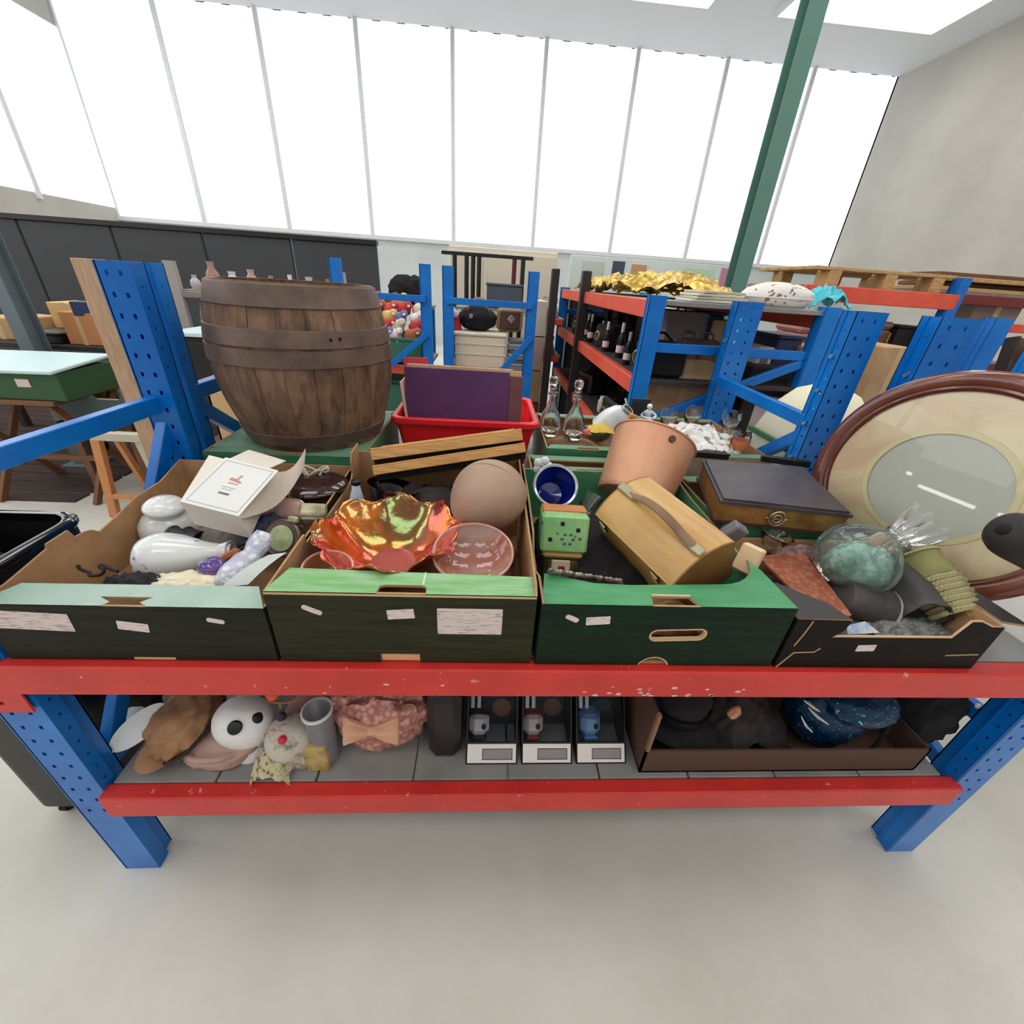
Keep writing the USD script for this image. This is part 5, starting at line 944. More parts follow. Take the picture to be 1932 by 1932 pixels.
for k in range(24):
    c = k % 9; row = k // 4; px = places[k % 4]; x, y, z = px[1] + rr_.uniform(-.03, .03), 3.14 + .075 * row, 1.06 + .062 * row
    T = thing('soft_toy', f'{dsc[c]} soft toy {px[0]} of the heap behind the barrel, {["lowest", "second", "third", "fourth", "fifth", "topmost"][row]} row', 'toy', (x, y, z)); mt = M('toy%d' % c, TOYC[c], .8, bump=.2, bscale=60); s = rr_.uniform(.9, 1.15)
    T.part('body', blob((x, y, z + .05), (.06 * s, .05, .05 * s), .2, 3, k, 2), mt, True); T.part('head', blob((x + .045 * s, y - .02, z + .085), (.032 * s,) * 3, .1, 3, k + 40, 2), mt, True); T.part('muzzle', blob((x + .05 * s, y - .05, z + .08), (.014, .012, .012), 0, sub=1), M('toy6', TOYC[6], .8), True)
for i, (px, py, w) in enumerate(((758, 540, .13), (782, 535, .11))):
    c0 = at(px, py, y=3.6); single('black_bag', ('round black bag above the toy heap', 'black bag at the blue post above the toy heap')[i], 'bag', blob((c0[0], 3.66, 1.50), (w, .1, .12), .2, 3, 60 + i, 3), DARK, True)
single('shelf_board', 'grey board carrying the two black bags above the toy heap', 'board', cbox(-.95, -.52, 3.56, 3.78, 1.37, 1.39), GREY)
for x in (-.93, -.54): single('board_bracket', ('left', 'right')[x > -.7] + ' blue bracket under the grey board above the toy heap', 'bracket', join(cbox(x - .012, x + .012, 3.57, 3.77, 1.35, 1.37), cbox(x - .012, x + .012, 3.75, 3.775, .966, 1.36)), BLUE2)
CRB = M('cream_plastic', (226, 216, 192), .5)
t = thing('storage_box', 'cream ribbed storage box inside the far blue frame', 'box', (-.08, 3.25, .966)); t.part('body', cbox(-.29, .13, 3.08, 3.5, .966, 1.215, .012), CRB); t.part('lid', cbox(-.30, .14, 3.07, 3.51, 1.215, 1.245, .01), M('cream_lid', (232, 224, 204), .45))
for z in (1.07, 1.15): t.part('rib', cbox(-.292, .132, 3.074, 3.08, z, z + .012, .002), CRB)
t = thing('black_holdall', 'black holdall on top of the cream storage box', 'bag', (-.1, 3.28, 1.246)); t.part('body', blob((-.11, 3.27, 1.335), (.16, .14, .10), .14, 3, 71, flat=-.85), DARK, True); t.part('handle', tube([(-.19, 3.2, 1.40), (-.14, 3.17, 1.48), (-.06, 3.17, 1.48), (-.02, 3.2, 1.40)], .01, 8, 4), M('tan_handle', (170, 120, 84), .6)); t.part('buckle', obox((-.16, 3.135, 1.36), (.03, .01, .03), None, .003), STEEL)
t = thing('satchel', 'brown satchel with an olive border inside the far blue frame', 'bag', (.18, 3.3, 1.246)); t.part('body', cbox(.05, .27, 3.22, 3.32, 1.247, 1.44, .03), M('olive_trim', (150, 140, 100), .7)); t.part('panel', cbox(.075, .245, 3.205, 3.23, 1.27, 1.415, .02), M('plum_brown', (92, 58, 56), .6)); t.part('badge', obox((.17, 3.2, 1.35), (.05, .008, .05), rot(0, 40, 0), .004), BRASS)
t = thing('magazine_pile', 'pile of grey magazines right of the cream storage box', 'magazines', (.22, 3.25, .966))
for k in range(9): t.part('magazine', obox((.23 + .006 * (k % 3), 3.25, .975 + .026 * k), (.16, .22, .022), rot(0, 0, 4 * (k % 3) - 4), .002), M(('mag_a', 'mag_b', 'mag_c')[k % 3], ((170, 170, 172), (206, 204, 200), (120, 122, 128))[k % 3], .5))
t = thing('robed_doll', 'white and red robed doll by the left post of the far frame', 'doll', (-.29, 3.2, 1.246)); t.part('robe', lathe([(.001, 0), (.05, 0), (.052, .01), (.02, .12), (.001, .13)], 18, (-.29, 3.2, 1.247)), M('robe_red', (190, 40, 50), .7), True); t.part('beard', blob((-.29, 3.165, 1.37), (.026, .02, .03), .1, sub=2), WHITE, True); t.part('hat', lathe([(.001, .22), (.012, .20), (.03, .15), (.034, .14), (.001, .14)], 16, (-.29, 3.2, 1.247), rot(0, -12, 0)), M('cream_knit', (232, 220, 206), .8), True)
T = thing('garment_stand', 'stand of black and dark red poles beyond the far blue frame', 'stand', (0, 4.2, 0))
for k, px in enumerate((858, 880, 892, 903, 968, 984)):
    c0 = at(px, 545, y=4.2); T.part('pole', tube([(c0[0], 4.2, .05), (c0[0], 4.2, 1.82)], .022, 10), M('dark_red_pole', (90, 24, 30), .5) if k == 4 else BLACK)
T.part('base_bar', cbox(-.5, .4, 4.16, 4.24, 0, .05), BLACK); T.part('top_bar', cbox(-.5, .4, 4.18, 4.22, 1.82, 1.85), BLACK)
slab('printer', 'dark grey printer-like box high inside the far blue frame', 'box', 918, 540, 985, 572, 3.7, .3, 1.40, M('slate_box', (78, 88, 100), .5), 'lid')
single('shelf_board', 'grey shelf under the dark grey box inside the far frame', 'board', cbox(-.33, .36, 3.68, 4.1, 1.375, 1.398), GREY)
t = thing('wardrobe', 'cream wardrobe standing beyond the far blue frame', 'wardrobe', (.0, 5.0, 0)); t.part('body', cbox(-.5, .75, 5.0, 5.6, 0, 1.95, .01), M('cream_wood', (232, 226, 208), .6))
for x in (-.49, -.06, .36): t.part('door', cbox(x, x + .38, 4.985, 5.0, .1, 1.9, .005), M('cream_wood2', (224, 216, 196), .6))

# ------------------------------------------------------------------ clutter between the left post and the barrel
slab_t = thing('cabinet', 'black cabinet with a pale blue top left of the barrel', 'cabinet', (-1.8, 2.5, 0)); slab_t.part('body', cbox(-1.99, -1.5, 2.29, 2.8, 0, 1.20, .01), BLACK); slab_t.part('top', cbox(-2.0, -1.49, 2.27, 2.82, 1.20, 1.226, .005), M('pale_blue_top', (206, 232, 236), .35))
slab_t.part('door', cbox(-1.97, -1.52, 2.275, 2.29, .08, 1.17, .004), M('black_gloss2', (16, 14, 16), .35))
t = thing('carton', 'tan open carton with a green box inside, left of the barrel', 'box', (-1.30, 1.9, .70)); t.part('body', hollow(-1.53, -1.08, 1.76, 2.2, .72, 1.0, .01), M('straw_board', (222, 188, 134), .8)); t.part('flap', sheet([(-1.53, 1.76, 1.0), (-1.53, 2.2, 1.0), (-1.60, 2.2, 1.04), (-1.60, 1.76, 1.04)], .004), TANLIGHT, False); t.part('inner_box', cbox(-1.47, -1.15, 1.80, 2.1, .735, .96, .01), M('sage_box', (140, 160, 112), .6))
t = thing('side_table', 'low brown table under the tan carton left of the barrel', 'table', (-1.3, 1.98, 0)); t.part('tabletop', cbox(-1.6, -1.05, 1.7, 2.26, .69, .72, .004), BRN)
for x in (-1.57, -1.11):
    for y in (1.73, 2.20): t.part('leg', cbox(x, x + .045, y, y + .045, 0, .69, .004), BRN)
ss = simple_rack('far shelf of china and glass between the left post and the barrel', [(-2.75, 3.55), (-1.35, 3.55)], [((-2.7, 3.58, z), (-1.3, 3.58, z), .05) for z in (.7, 1.03, 1.36)], [(-2.7, -1.32, 3.6, 4.0, z + .035, 2) for z in (.7, 1.03, 1.36)], [], mat=M('pale_post', (176, 170, 166), .6), bmat=M('pale_rail', (150, 140, 134), .7))
cc = [(226, 226, 224), (188, 156, 146), (150, 140, 136), (232, 222, 206), (206, 200, 204), (172, 132, 116)]; cw = ['white', 'dusty pink', 'grey', 'cream', 'pale grey', 'brown']
for k in range(24):
    x, z = -2.62 + .165 * (k % 8), (.736, 1.066, 1.396)[k // 8]; T = thing('ornament', f'{cw[k % 6]} ornament, {["first", "second", "third", "fourth", "fifth", "sixth", "seventh", "eighth"][k % 8]} from left on {["bottom", "middle", "top"][k // 8]} board of the china shelf', 'ornament', (x, 3.72, z)); h = .11 + .12 * rr_.random(); r = .035 + .03 * rr_.random()
    T.part('body', lathe([(.001, 0), (r * .7, 0), (r, h * .3), (r * .85, h * .6), (r * .4, h * .8), (r * .5, h), (.001, h * .98)], 18, (x, 3.72, z)), M('china%d' % (k % 6), cc[k % 6], .3), 50); T.part('base', lathe([(.001, 0), (r * .9, 0), (r * .85, .012), (.001, .012)], 18, (x, 3.72, z)), M('china%d' % ((k + 3) % 6), cc[(k + 3) % 6], .3))

# ------------------------------------------------------------------ far left: post, timber, tables and boxes
t = thing('timber_post', 'pale timber plank leaning just left of the blue upright', 'plank', (-1.35, 1.35, 0)); a, b = at(162, 505, y=1.25), at(252, 745, y=1.25); dd = (b - a) / (b - a)[2]; a2, b2 = a + dd * .03, b + dd * (0.003 - b[2])
t.part('plank', bar(b2, a2, .075, .022, (0, -1, .0)), M('pale_timber', (206, 172, 140), .7, 0, (186, 150, 116), 6, stretch=(20, 20, 2))); t.part('batten', bar(b2 + (.045, .02, 0), a2 + (.045, .02, 0), .02, .03, (0, -1, 0)), M('timber_edge', (190, 152, 118), .7))
t = thing('steel_column', 'grey steel building column at the far left', 'column', (-3.1, 2.9, 0)); a = at(30, 560, y=2.85)[0] - .14; t.part('shaft', [cbox(a - .05, a + .05, 2.9, 2.91, 0, ZT, 0), cbox(a - .05, a + .05, 3.03, 3.04, 0, ZT, 0), cbox(a - .005, a + .005, 2.91, 3.03, 0, ZT, 0)], M('column_grey', (104, 116, 122), .6)); t.part('base_plate', cbox(a - .12, a + .12, 2.85, 3.09, 0, .02), M('column_grey', (104, 116, 122), .6))
t = thing('partition', 'dark grey partition wall at the far left behind the column', 'partition', (-4.5, 5.2, 0))
for k in range(7): t.part('panel', cbox(-8.2 + k * .98, -7.24 + k * .98, 5.2, 5.26, .05, 1.9, .008), M('partition_grey', (66, 68, 72), .7))
t.part('rail', cbox(-8.25, -1.35, 5.18, 5.28, 1.9, 1.95), BLACK)
t = thing('work_table', 'dark table at the far left holding cartons', 'table', (-3.3, 3.5, 0)); t.part('tabletop', cbox(-4.9, -2.8, 3.08, 3.9, .93, .965, .004), DKB)
for x in (-4.8, -2.9):
    for y in (3.12, 3.8): t.part('leg', cbox(x, x + .06, y, y + .06, 0, .93), DKB)
for (nm, lab, px0, py0, px1, py1, y, d, mt, ex, m2) in (('carton', 'orange-tan carton at the right end of the far left table', 118, 590, 182, 640, 3.14, .35, M('orange_board', (206, 140, 90), .8), 'tape', None), ('storage_box', 'black box at the middle of the far left table', 50, 632, 116, 660, 3.12, .3, BLACK, 'lid', None), ('carton', 'yellowish carton behind on the far left table', 100, 572, 160, 640, 3.45, .3, M('yellow_board', (222, 180, 120), .8), 'tape', None), ('carton', 'pale carton at the left edge of the far left table', -40, 600, 40, 645, 3.2, .4, TANB, 'tape', None)):
    slab(nm, lab, 'box', px0, py0, px1, py1, y, d, .966, mt, ex, m2)
t = thing('photo_box', 'navy and white printed box on the orange-tan carton', 'box', (-3.25, 3.1, .97)); c0 = at(135, 612, y=3.0); t.part('body', obox((c0[0], 3.2, 1.235), (.16, .12, .10), rot(0, 0, 10), .004), NAVB); t.part('panel', obox((c0[0] + .07, 3.2, 1.235), (.05, .125, .104), rot(0, 0, 10), .004), WHITE)
t = thing('trestle_table', 'brown folding trestle table under the green lidded crate at the left', 'table', (-2.9, 2.5, 0)); t.part('tabletop', cbox(-3.75, -2.80, 2.2, 2.75, .735, .765, .004), M('trestle_brown', (120, 80, 54), .7))
TB = M('trestle_brown', (120, 80, 54), .7)
for x in (-3.5, -2.85):
    for s in (-1, 1): t.part('leg', bar((x, 2.48 - s * .25, 0), (x, 2.48 + s * .25, .735), .045, .03, (1, 0, 0)), TB)
t.part('stretcher', bar((-3.5, 2.4, .3), (-2.85, 2.4, .3), .03, .04), TB)
t = thing('crate', 'green crate with a pale blue lid on the trestle table at the left', 'crate', (-3.0, 2.42, .766)); t.part('body', cbox(-3.55, -2.72, 2.22, 2.68, .766, .945, .006), M('crate_green', (48, 88, 54), .6)); t.part('lid', obox((-3.14, 2.42, .965), (.88, .50, .02), rot(4, -1, 0), .004), M('pale_lid', (200, 226, 228), .5)); t.part('sticker', cbox(-2.98, -2.9, 2.217, 2.221, .85, .90, 0), PAPER); 
t = thing('crate', 'slate blue cardboard crate with a notched front at the left', 'crate', (-2.52, 2.4, .54)); fp = sbox(0, 0, .62, .24).difference(Polygon([(.20, .25), (.20, .19), (.24, .165), (.38, .165), (.40, .19), (.40, .25)]))
SLB = M('slate_print', (74, 92, 94), .7); ox, oz, oyy = -2.93, .581, 2.40
t.part('front_panel', prism(fp, .006, (ox, oyy + .006, oz), (1, 0, 0), (0, 0, 1)), SLB, False); t.part('back_panel', cbox(ox, ox + .62, oyy + .45, oyy + .456, oz, oz + .26, 0), TAN); t.part('base', cbox(ox, ox + .62, oyy, oyy + .456, oz, oz + .006, 0), TAN)
for x in (ox, ox + .614): t.part('side_panel', cbox(x, x + .006, oyy + .006, oyy + .45, oz, oz + .25, 0), SLB)
t.part('notch_edge', cbox(ox + .24, ox + .38, oyy - .001, oyy + .007, oz + .160, oz + .166, 0), TANLIGHT)
t = thing('bench', 'low dark wooden bench under the slate blue crate', 'bench', (-2.75, 2.6, 0)); t.part('seat', cbox(-3.0, -2.5, 2.36, 2.9, .55, .58, .004), DKB)
for x in (-2.97, -2.58):
    for y in (2.39, 2.82): t.part('leg', cbox(x, x + .05, y, y + .05, 0, .55), BRN)
t = thing('floor_mat', 'dark brown slatted duckboard on the floor under the tables at the far left', 'mat', (-4.4, 3.3, 0))
for k in range(16): t.part('slat', cbox(-6.6, -3.02, 2.25 + .16 * k, 2.39 + .16 * k, .0, .012, .003), M('dark_plank', (70, 50, 44), .8, 0, (52, 38, 34), 6, stretch=(1, 20, 20)))
t = thing('easel', 'pale wooden easel stand on the floor behind the leftmost crate', 'stand', (-2.4, 2.07, 0)); OW = M('orange_wood', (214, 150, 98), .6, 0, (196, 132, 80), 6, stretch=(20, 20, 2)); PW = M('grey_wood', (196, 188, 170), .7)
t.part('leg', bar((-2.60, 2.07, .0), (-2.50, 2.07, .60), .055, .04, (0, -1, 0)), OW); t.part('leg', bar((-2.18, 2.07, .0), (-2.24, 2.07, .60), .06, .03, (0, -1, 0)), PW); t.part('crossbar', bar((-2.57, 2.06, .17), (-2.2, 2.06, .17), .03, .035, (0, -1, 0)), OW); t.part('leg', bar((-2.4, 2.22, 0), (-2.4, 2.09, .6), .04, .03, (1, 0, 0)), OW); t.part('top_rail', bar((-2.52, 2.07, .6), (-2.16, 2.07, .6), .05, .05), PW)
t = thing('carton', 'open brown carton on the floor behind the easel', 'box', (-2.0, 2.5, 0)); t.part('body', hollow(-2.42, -2.02, 2.30, 2.75, 0, .52, .008), M('brown_carton', (150, 114, 88), .8)); t.part('flap', sheet([(-2.42, 2.30, .52), (-2.02, 2.30, .52), (-2.0, 2.16, .60), (-2.42, 2.14, .62)], .005), TANLIGHT, False)
# black case left of the leftmost crate
kc = np.array([-1.245, .27, -.035]); 
t = thing('trolley_case', 'open black case with chrome handle and latch standing at the left edge', 'case', kc); t.part('body', grid(np.array([[(kc[0] + x, kc[1] + y, z) for x, y in rr(-.15 + e, .15 - e, -.12 + e, .16 - e, .05)] for e, z in ((0, .08), (0, .5), (0, .985), (.012, .985), (.012, .55), (.02, .5))]), True, True), BLACK, 40)
t.part('lid_rim', grid(np.array([[(kc[0] + x, kc[1] + y, z) for x, y in rr(-.155 - e, .155 + e, -.125 - e, .165 + e, .055)] for e, z in ((0, .975), (.003, .982), (.003, .992), (-.004, .999), (-.018, .998), (-.018, .975))]), True), GB, 40); t.part('contents', cloth((kc[0], kc[1] + .02, .84), .11, .10, .09, .015, 3, 161, 18), DARK, True); t.part('handle', tube([kc + q for q in ((-.05, -.13, .95), (-.04, -.155, .955), (.03, -.155, .955), (.045, -.13, .95))], .008, 8, 4), STEEL); t.part('latch', obox(kc + (.10, -.127, .90), (.03, .012, .05), None, .004), STEEL); t.part('label', obox(kc + (-.02, -.123, .86), (.035, .004, .12), None, .001), M('grey_label', (150, 150, 152), .6))
for x in (-.1, .1):
    for y in (-.08, .12): t.part('wheel', move(trimesh.creation.cylinder(.022, .02, sections=16), axisR((1, 0, 0)), kc + (x, y, .057)), DARK)
# made-up stand-in for a finger near the lens: grip reaching in from the right
g0 = at(1922, 1014, y=.045); 
t = thing('finger_stand_in', 'black rounded handle shape made up for a finger, before the oval picture', 'handle', tuple(g0)); g1 = np.array([1.405, .0, 1.10]); d_ = unit(g1 - g0)
t.part('blunt_rod', tube([g0 - d_ * .042 + d_ * .052 * q for q in (0, .03, .12, .3, .6, 1.0)] + [g1], [.004, .018, .031, .042, .047, .048, .044], 24), M('black_foam', (28, 24, 24), .6, 0, (38, 32, 30), 20), True); t.part('end_cap', blob(g0 - d_ * .036, (.014,) * 3, 0, sub=2), DARK, True)

# ------------------------------------------------------------------ far right: next aisle
t = simple_rack('rack with bright orange beams and pallets at the top right', [(3.30, 2.62), (4.25, 2.4)], [((2.20, 2.64, 1.685), (3.36, 2.64, 1.685), .10), ((2.2, 2.64, 1.20), (3.4, 2.64, 1.20), .09), ((3.3, 2.64, 1.545), (4.2, 2.64, 1.545), .06)], [(2.2, 3.36, 2.68, 3.4, 1.735, 2), (2.2, 3.36, 2.68, 3.4, 1.245, 2)], [((3.36, 2.6, 1.45), (4.2, 2.45, 1.45))], zt=1.84)
PAL = M('pallet_wood', (206, 172, 120), .8, 0, (180, 144, 96), 6, stretch=(3, 20, 20))
t = thing('pallet', 'wooden pallet on the orange beam at the top right', 'pallet', (2.8, 2.9, 1.736))
for x in (2.36, 2.78, 3.14): t.part('block', cbox(x, x + .09, 2.66, 2.8, 1.736, 1.83, .004), PAL); t.part('block', cbox(x, x + .09, 3.2, 3.34, 1.736, 1.83, .004), PAL)
for k in range(5): t.part('board', cbox(2.25, 3.3, 2.66 + .15 * k, 2.77 + .15 * k, 1.83, 1.852, .003), PAL)
t = simple_rack('rack with a dark red beam and brown panels at the far right edge', [(4.05, 2.9)], [((3.5, 2.95, 1.72), (4.6, 2.95, 1.72), .07), ((3.5, 2.95, 1.22), (4.6, 2.95, 1.22), .07)], [(3.5, 4.6, 2.98, 3.6, 1.77, 2), (3.5, 4.6, 2.98, 3.6, 1.26, 2)], [], bmat=M('maroon_beam', (120, 46, 40), .6))
t = thing('timber_stack', 'stack of brown timber boards at the far right edge', 'timber', (4.0, 3.2, 1.77))
for k in range(4): t.part('board', cbox(3.5 + .03 * k, 4.6, 3.0 + .1 * (k % 2), 3.4, 1.772 + .035 * k, 1.802 + .035 * k, .004), (PAL, BRN)[k % 2])
slab('carton', 'tall grey-brown panel box under the maroon beam at the far right', 'box', 1835, 578, 1925, 605, 3.0, .3, 1.262, M('taupe_board', (150, 128, 116), .8), 'tape')
slab('carton', 'tan carton seen between the two front blue posts at the right', 'box', 1650, 655, 1720, 735, 2.15, .35, .88, TANB, 'tape')
t = simple_rack('low orange-beamed shelf behind the two front blue posts at the right', [(2.25, 2.10), (3.3, 2.1)], [((2.28, 2.12, .84), (3.34, 2.12, .84), .075)], [(2.25, 3.3, 2.14, 2.6, .879, 2)], [], zt=1.2)
slab('storage_box', 'black box above the tan carton between the right blue posts', 'box', 1690, 620, 1740, 650, 2.7, .3, 1.246, BLACK, 'lid')
slab('carton', 'brown carton beside the black box between the right blue posts', 'box', 1655, 628, 1690, 668, 2.75, .3, 1.246, BRN, 'tape')
for k, (lab, x, col) in enumerate((('pinkish folded cloth under the orange beam at the right', 2.42, (196, 150, 146)), ('grey-blue folded cloth under the orange beam at the right', 2.62, (130, 140, 150)), ('orange folded cloth under the orange beam at the right', 2.80, (214, 120, 90)), ('brown folded cloth under the orange beam at the right', 3.02, (150, 126, 112)))):
    T = thing('folded_cloth', lab, 'cloth', (x, 2.9, 1.246))
    for j in range(5): T.part('fold', obox((x, 2.9, 1.262 + j * .06), (.17, .3, .055), rot(0, 0, 3 * (j % 2)), .024), M('fold%d' % k, col, .85, bump=.2))
t = thing('leaning_boards', 'dark brown boards leaning by the far right blue post', 'timber', (3.3, 2.2, 0))
for k in range(3): t.part('board', bar((3.45 + .10 * k, 1.9, 0), (3.55 + .10 * k, 2.3, 1.5), .08, .025, (1, 0, 0)), (DKB, BRN, TB)[k])
t = simple_rack('tall blue post frame at the right edge', [(2.95, 1.95), (2.95, 1.66)], [], [], [((3.0, 1.7, 1.2), (3.0, 2.0, 1.2)), ((3.0, 1.7, .5), (3.0, 2.0, .5))], w=.12)
# panels and posters high in the middle distance
t = thing('green_column', 'grey-green steel column beyond the centre rack', 'column', (1.9, 4.9, 0)); a = at(1392, 548, y=4.9)[0]; t.part('shaft', [cbox(a - .09, a + .09, 4.9, 4.912, 0, ZT, 0), cbox(a - .09, a + .09, 5.08, 5.092, 0, ZT, 0), cbox(a - .007, a + .007, 4.912, 5.08, 0, ZT, 0)], M('column_green', (96, 138, 128), .6)); t.part('base_plate', cbox(a - .14, a + .14, 4.85, 5.14, 0, .02), M('column_green', (96, 138, 128), .6))
t = thing('display_board', 'white display board with pale papers beyond the centre rack', 'board', (2.2, 5.6, 0)); t.part('board', cbox(1.0, 3.3, 5.6, 5.64, .6, 1.98, .005), M('board_white', (222, 234, 232), .6))
for k, (x, z, w, h, c) in enumerate(((1.15, 1.62, .3, .3, (206, 214, 206)), (1.55, 1.7, .16, .24, (70, 80, 100)), (1.8, 1.66, .2, .26, (206, 160, 110)), (2.5, 1.6, .4, .32, (198, 230, 196)), (3.0, 1.55, .2, .4, (206, 140, 170)))): t.part('poster', cbox(x, x + w, 5.594, 5.6, z, z + h, 0), M('poster%d' % k, c, .7))
for x in (1.1, 3.15): t.part('foot', cbox(x, x + .06, 5.45, 5.8, 0, .6, .006), GREY)
# ------------------------------------------------------------------ lower shelf
LD = LZ + .001
def low(px, py, y): return at(px, py, y=y)
BRC = M('brown_suede', (176, 134, 96), .8, 0, (140, 100, 70), 8, bump=.3)
c0 = low(262, 1372, .13)
t = thing('paddle', 'white oval paddle leaning on the brown cap on the lower shelf', 'paddle', (c0[0], .13, LD)); Rf = rot(52, 0, -14)
Rf = np.stack([unit(low(308, 1340, .16) - low(222, 1408, .10)), np.zeros(3), np.zeros(3)], 1); u_ = Rf[:, 0]; n_ = unit(np.array([-.1, -.75, .65])); n_ = unit(n_ - (n_ @ u_) * u_); Rf = np.stack([u_, np.cross(n_, u_), n_], 1)
bl = lathe([(.001, -.004), (.098, -.004), (.1, 0), (.098, .004), (.001, .004)], 40); bl = trimesh.Trimesh(np.array(bl.vertices) * (.82, .36, 1), bl.faces, process=False)
t.part('blade', move(bl, Rf, c0), M('white_board', (238, 242, 240), .6), 40); t.part('handle', bar(c0 - u_ * .07, c0 - u_ * .15, .022, .008, n_), M('white_board', (238, 242, 240), .6))
t = thing('flat_cap', 'brown suede cap crumpled on the lower shelf at the left', 'cap', (-.72, .16, LD)); k0 = low(350, 1360, .15)
t.part('crown', blob(k0, (.085, .10, .075), .22, 3, 3, 4, rot(0, -30, 0)), BRC, True); t.part('band', ring([k0 + rot(0, -30, 0) @ np.array([.084 * math.cos(a), .098 * math.sin(a), -.03]) for a in np.linspace(0, 6.28, 30)[:-1]], .006, 6), M('dark_band', (40, 32, 34), .7)); t.part('peak', blob(k0 + (-.04, -.06, -.04), (.05, .06, .012), .05, sub=3), BRC, True)
t = thing('tote_bag', 'pinkish beige canvas bag under the brown cap on the lower shelf', 'bag', (-.70, .16, LD)); t.part('body', blob((-.70, .12, LD + .035), (.10, .07, .05), .15, 3, 23, 3, flat=-.7), M('pink_canvas', (190, 158, 148), .85), True); t.part('strap', tube([(-.76, .08, LD + .05), (-.73, .05, LD + .075), (-.67, .05, LD + .075), (-.64, .08, LD + .05)], .007, 8, 4), M('pink_canvas', (190, 158, 148), .85))
c1 = low(275, 1322, .25); t = thing('white_cushion', 'white padded roll behind the white paddle on the lower shelf', 'cushion', (c1[0], .25, LD)); t.part('roll', tube([low(235, 1365, .22), low(262, 1335, .24), low(300, 1312, .26), low(330, 1306, .28)], [.03, .034, .034, .024], 14, 4), M('white_padding', (226, 230, 230), .8, bump=.2), True); t.part('stand', cbox(c1[0] - .06, c1[0] + .06, .22, .34, LD, LD + .10, .01), DARK)
HL = M('mask_white', (240, 240, 240), .45)
def face(label, px, py, y, r, ry=None):
    c = low(px, py, y); return c
mc = low(462, 1362, .13); mr = .078
t = thing('skull_mask', 'white mask with two round black eyes on the lower shelf', 'mask', (mc[0], .13, LD)); t.part('shell', blob(mc, (mr * 1.0, mr * .8, mr), .03, 2, 9, 4), HL, True)
vd = unit(EYE - mc)
for px, py, r in ((443, 1373, .0175), (488, 1352, .017)):
    e = low(px, py, .07); e = mc + unit(e - mc) * mr * .90; rd = unit(EYE - e); 
    q = EYE + unit(low(px, py, .1) - EYE) * 1.0; dq = unit(q - EYE); bq = mc - EYE; tt = bq @ dq; dd2 = bq @ bq - tt * tt; hit = EYE + dq * (tt - math.sqrt(max((mr * .93) ** 2 - dd2, 1e-6)))
    t.part('eye', blob(hit, (r, r, .006), 0, sub=3, R=axisR(unit(hit - mc))), BLACK, True, label='round black eye')
t.part('neck', lathe([(.001, 0), (.05, 0), (.055, .01), (.04, mc[2] - LD - .06), (.001, mc[2] - LD - .05)], 28, (mc[0], mc[1], LD)), HL, 50)
fc = low(548, 1386, .10); fr_ = .062
t = thing('painted_gourd', 'small painted pear-shaped figure with a red mouth and twig on top on the lower shelf', 'figurine', (fc[0], .10, LD)); GRD = M('painted_cream', (206, 198, 186), .5, 0, (120, 124, 110), 26, lo=.52, hi=.66)
m = trimesh.creation.icosphere(4, 1.0); v = np.array(m.vertices); v = v * (1 - .35 * np.clip(v[:, 2:3], 0, 1) ** 1.5) * np.array([fr_, fr_, fr_ * 1.15]); t.part('body', move(trimesh.Trimesh(v, m.faces, process=False), rot(-18, 12, 0), fc), GRD, True)
def onb(px, py, r=fr_ * .93):
    dq = unit(low(px, py, .1) - EYE); bq = fc - EYE; tt = bq @ dq; return EYE + dq * (tt - math.sqrt(max(r * r - (bq @ bq - tt * tt), 1e-6)))
t.part('mouth', blob(onb(533, 1396), (.011, .011, .012), .05, sub=2), M('mouth_red', (214, 40, 66), .4), True); t.part('cheek', blob(onb(514, 1380), (.010, .006, .006), 0, sub=2), M('cheek_pink', (214, 160, 158), .5), True); t.part('eye', blob(onb(531, 1352), (.013, .012, .013), 0, sub=2), M('plum', (66, 52, 62), .5), True); t.part('eye', blob(onb(574, 1350), (.008,) * 3, 0, sub=2), BLACK, True)
tp = low(530, 1335, .10); t.part('stalk', tube([tp, low(528, 1322, .10)], .004, 6), M('twig', (150, 104, 64), .7)); t.part('twig', tube([low(497, 1321, .10), low(522, 1325, .10), low(545, 1324, .10), low(568, 1317, .10)], [.002, .004, .004, .002], 7, 3), M('twig', (150, 104, 64), .7)); t.part('pompom', blob(low(514, 1311, .105), (.015, .013, .016), .1, sub=2), M('pompom_orange', (240, 100, 70), .7), True)
t.part('feet', cbox(fc[0] - .05, fc[0] + .05, fc[1] - .04, fc[1] + .04, LD, fc[2] - .05, .012), GRD)
rc = low(585, 1350, .24); t = thing('rose_ball', 'dusty rose pouffe ball behind the painted figure on the lower shelf', 'pouffe', (rc[0], .24, LD)); t.part('cover', blob(rc, (.075, .07, .07), .04, 3, 4, 4), M('dusty_rose', (196, 152, 144), .7), True); t.part('button', blob(rc + (0, -.03, .062), (.010,) * 3, 0, sub=2), M('rose_button', (150, 60, 64), .5), True); t.part('base', cbox(rc[0] - .05, rc[0] + .05, .2, .3, LD, rc[2] - .06, .01), DARK)
YST = M('straw', (206, 184, 120), .8, 0, (160, 134, 80), 30)
single('straw_bundle', 'bundle of yellow straw beside the painted figure on the lower shelf', 'straw', [tube([low(590 + 5 * k, 1405, .08), low(584 + 6 * k, 1368, .10 + .01 * (k % 2))], .005, 6) for k in range(4)] + [cbox(low(596, 1405, .08)[0] - .03, low(596, 1405, .08)[0] + .03, .06, .10, LD, low(596, 1400, .08)[2], .004)], YST)
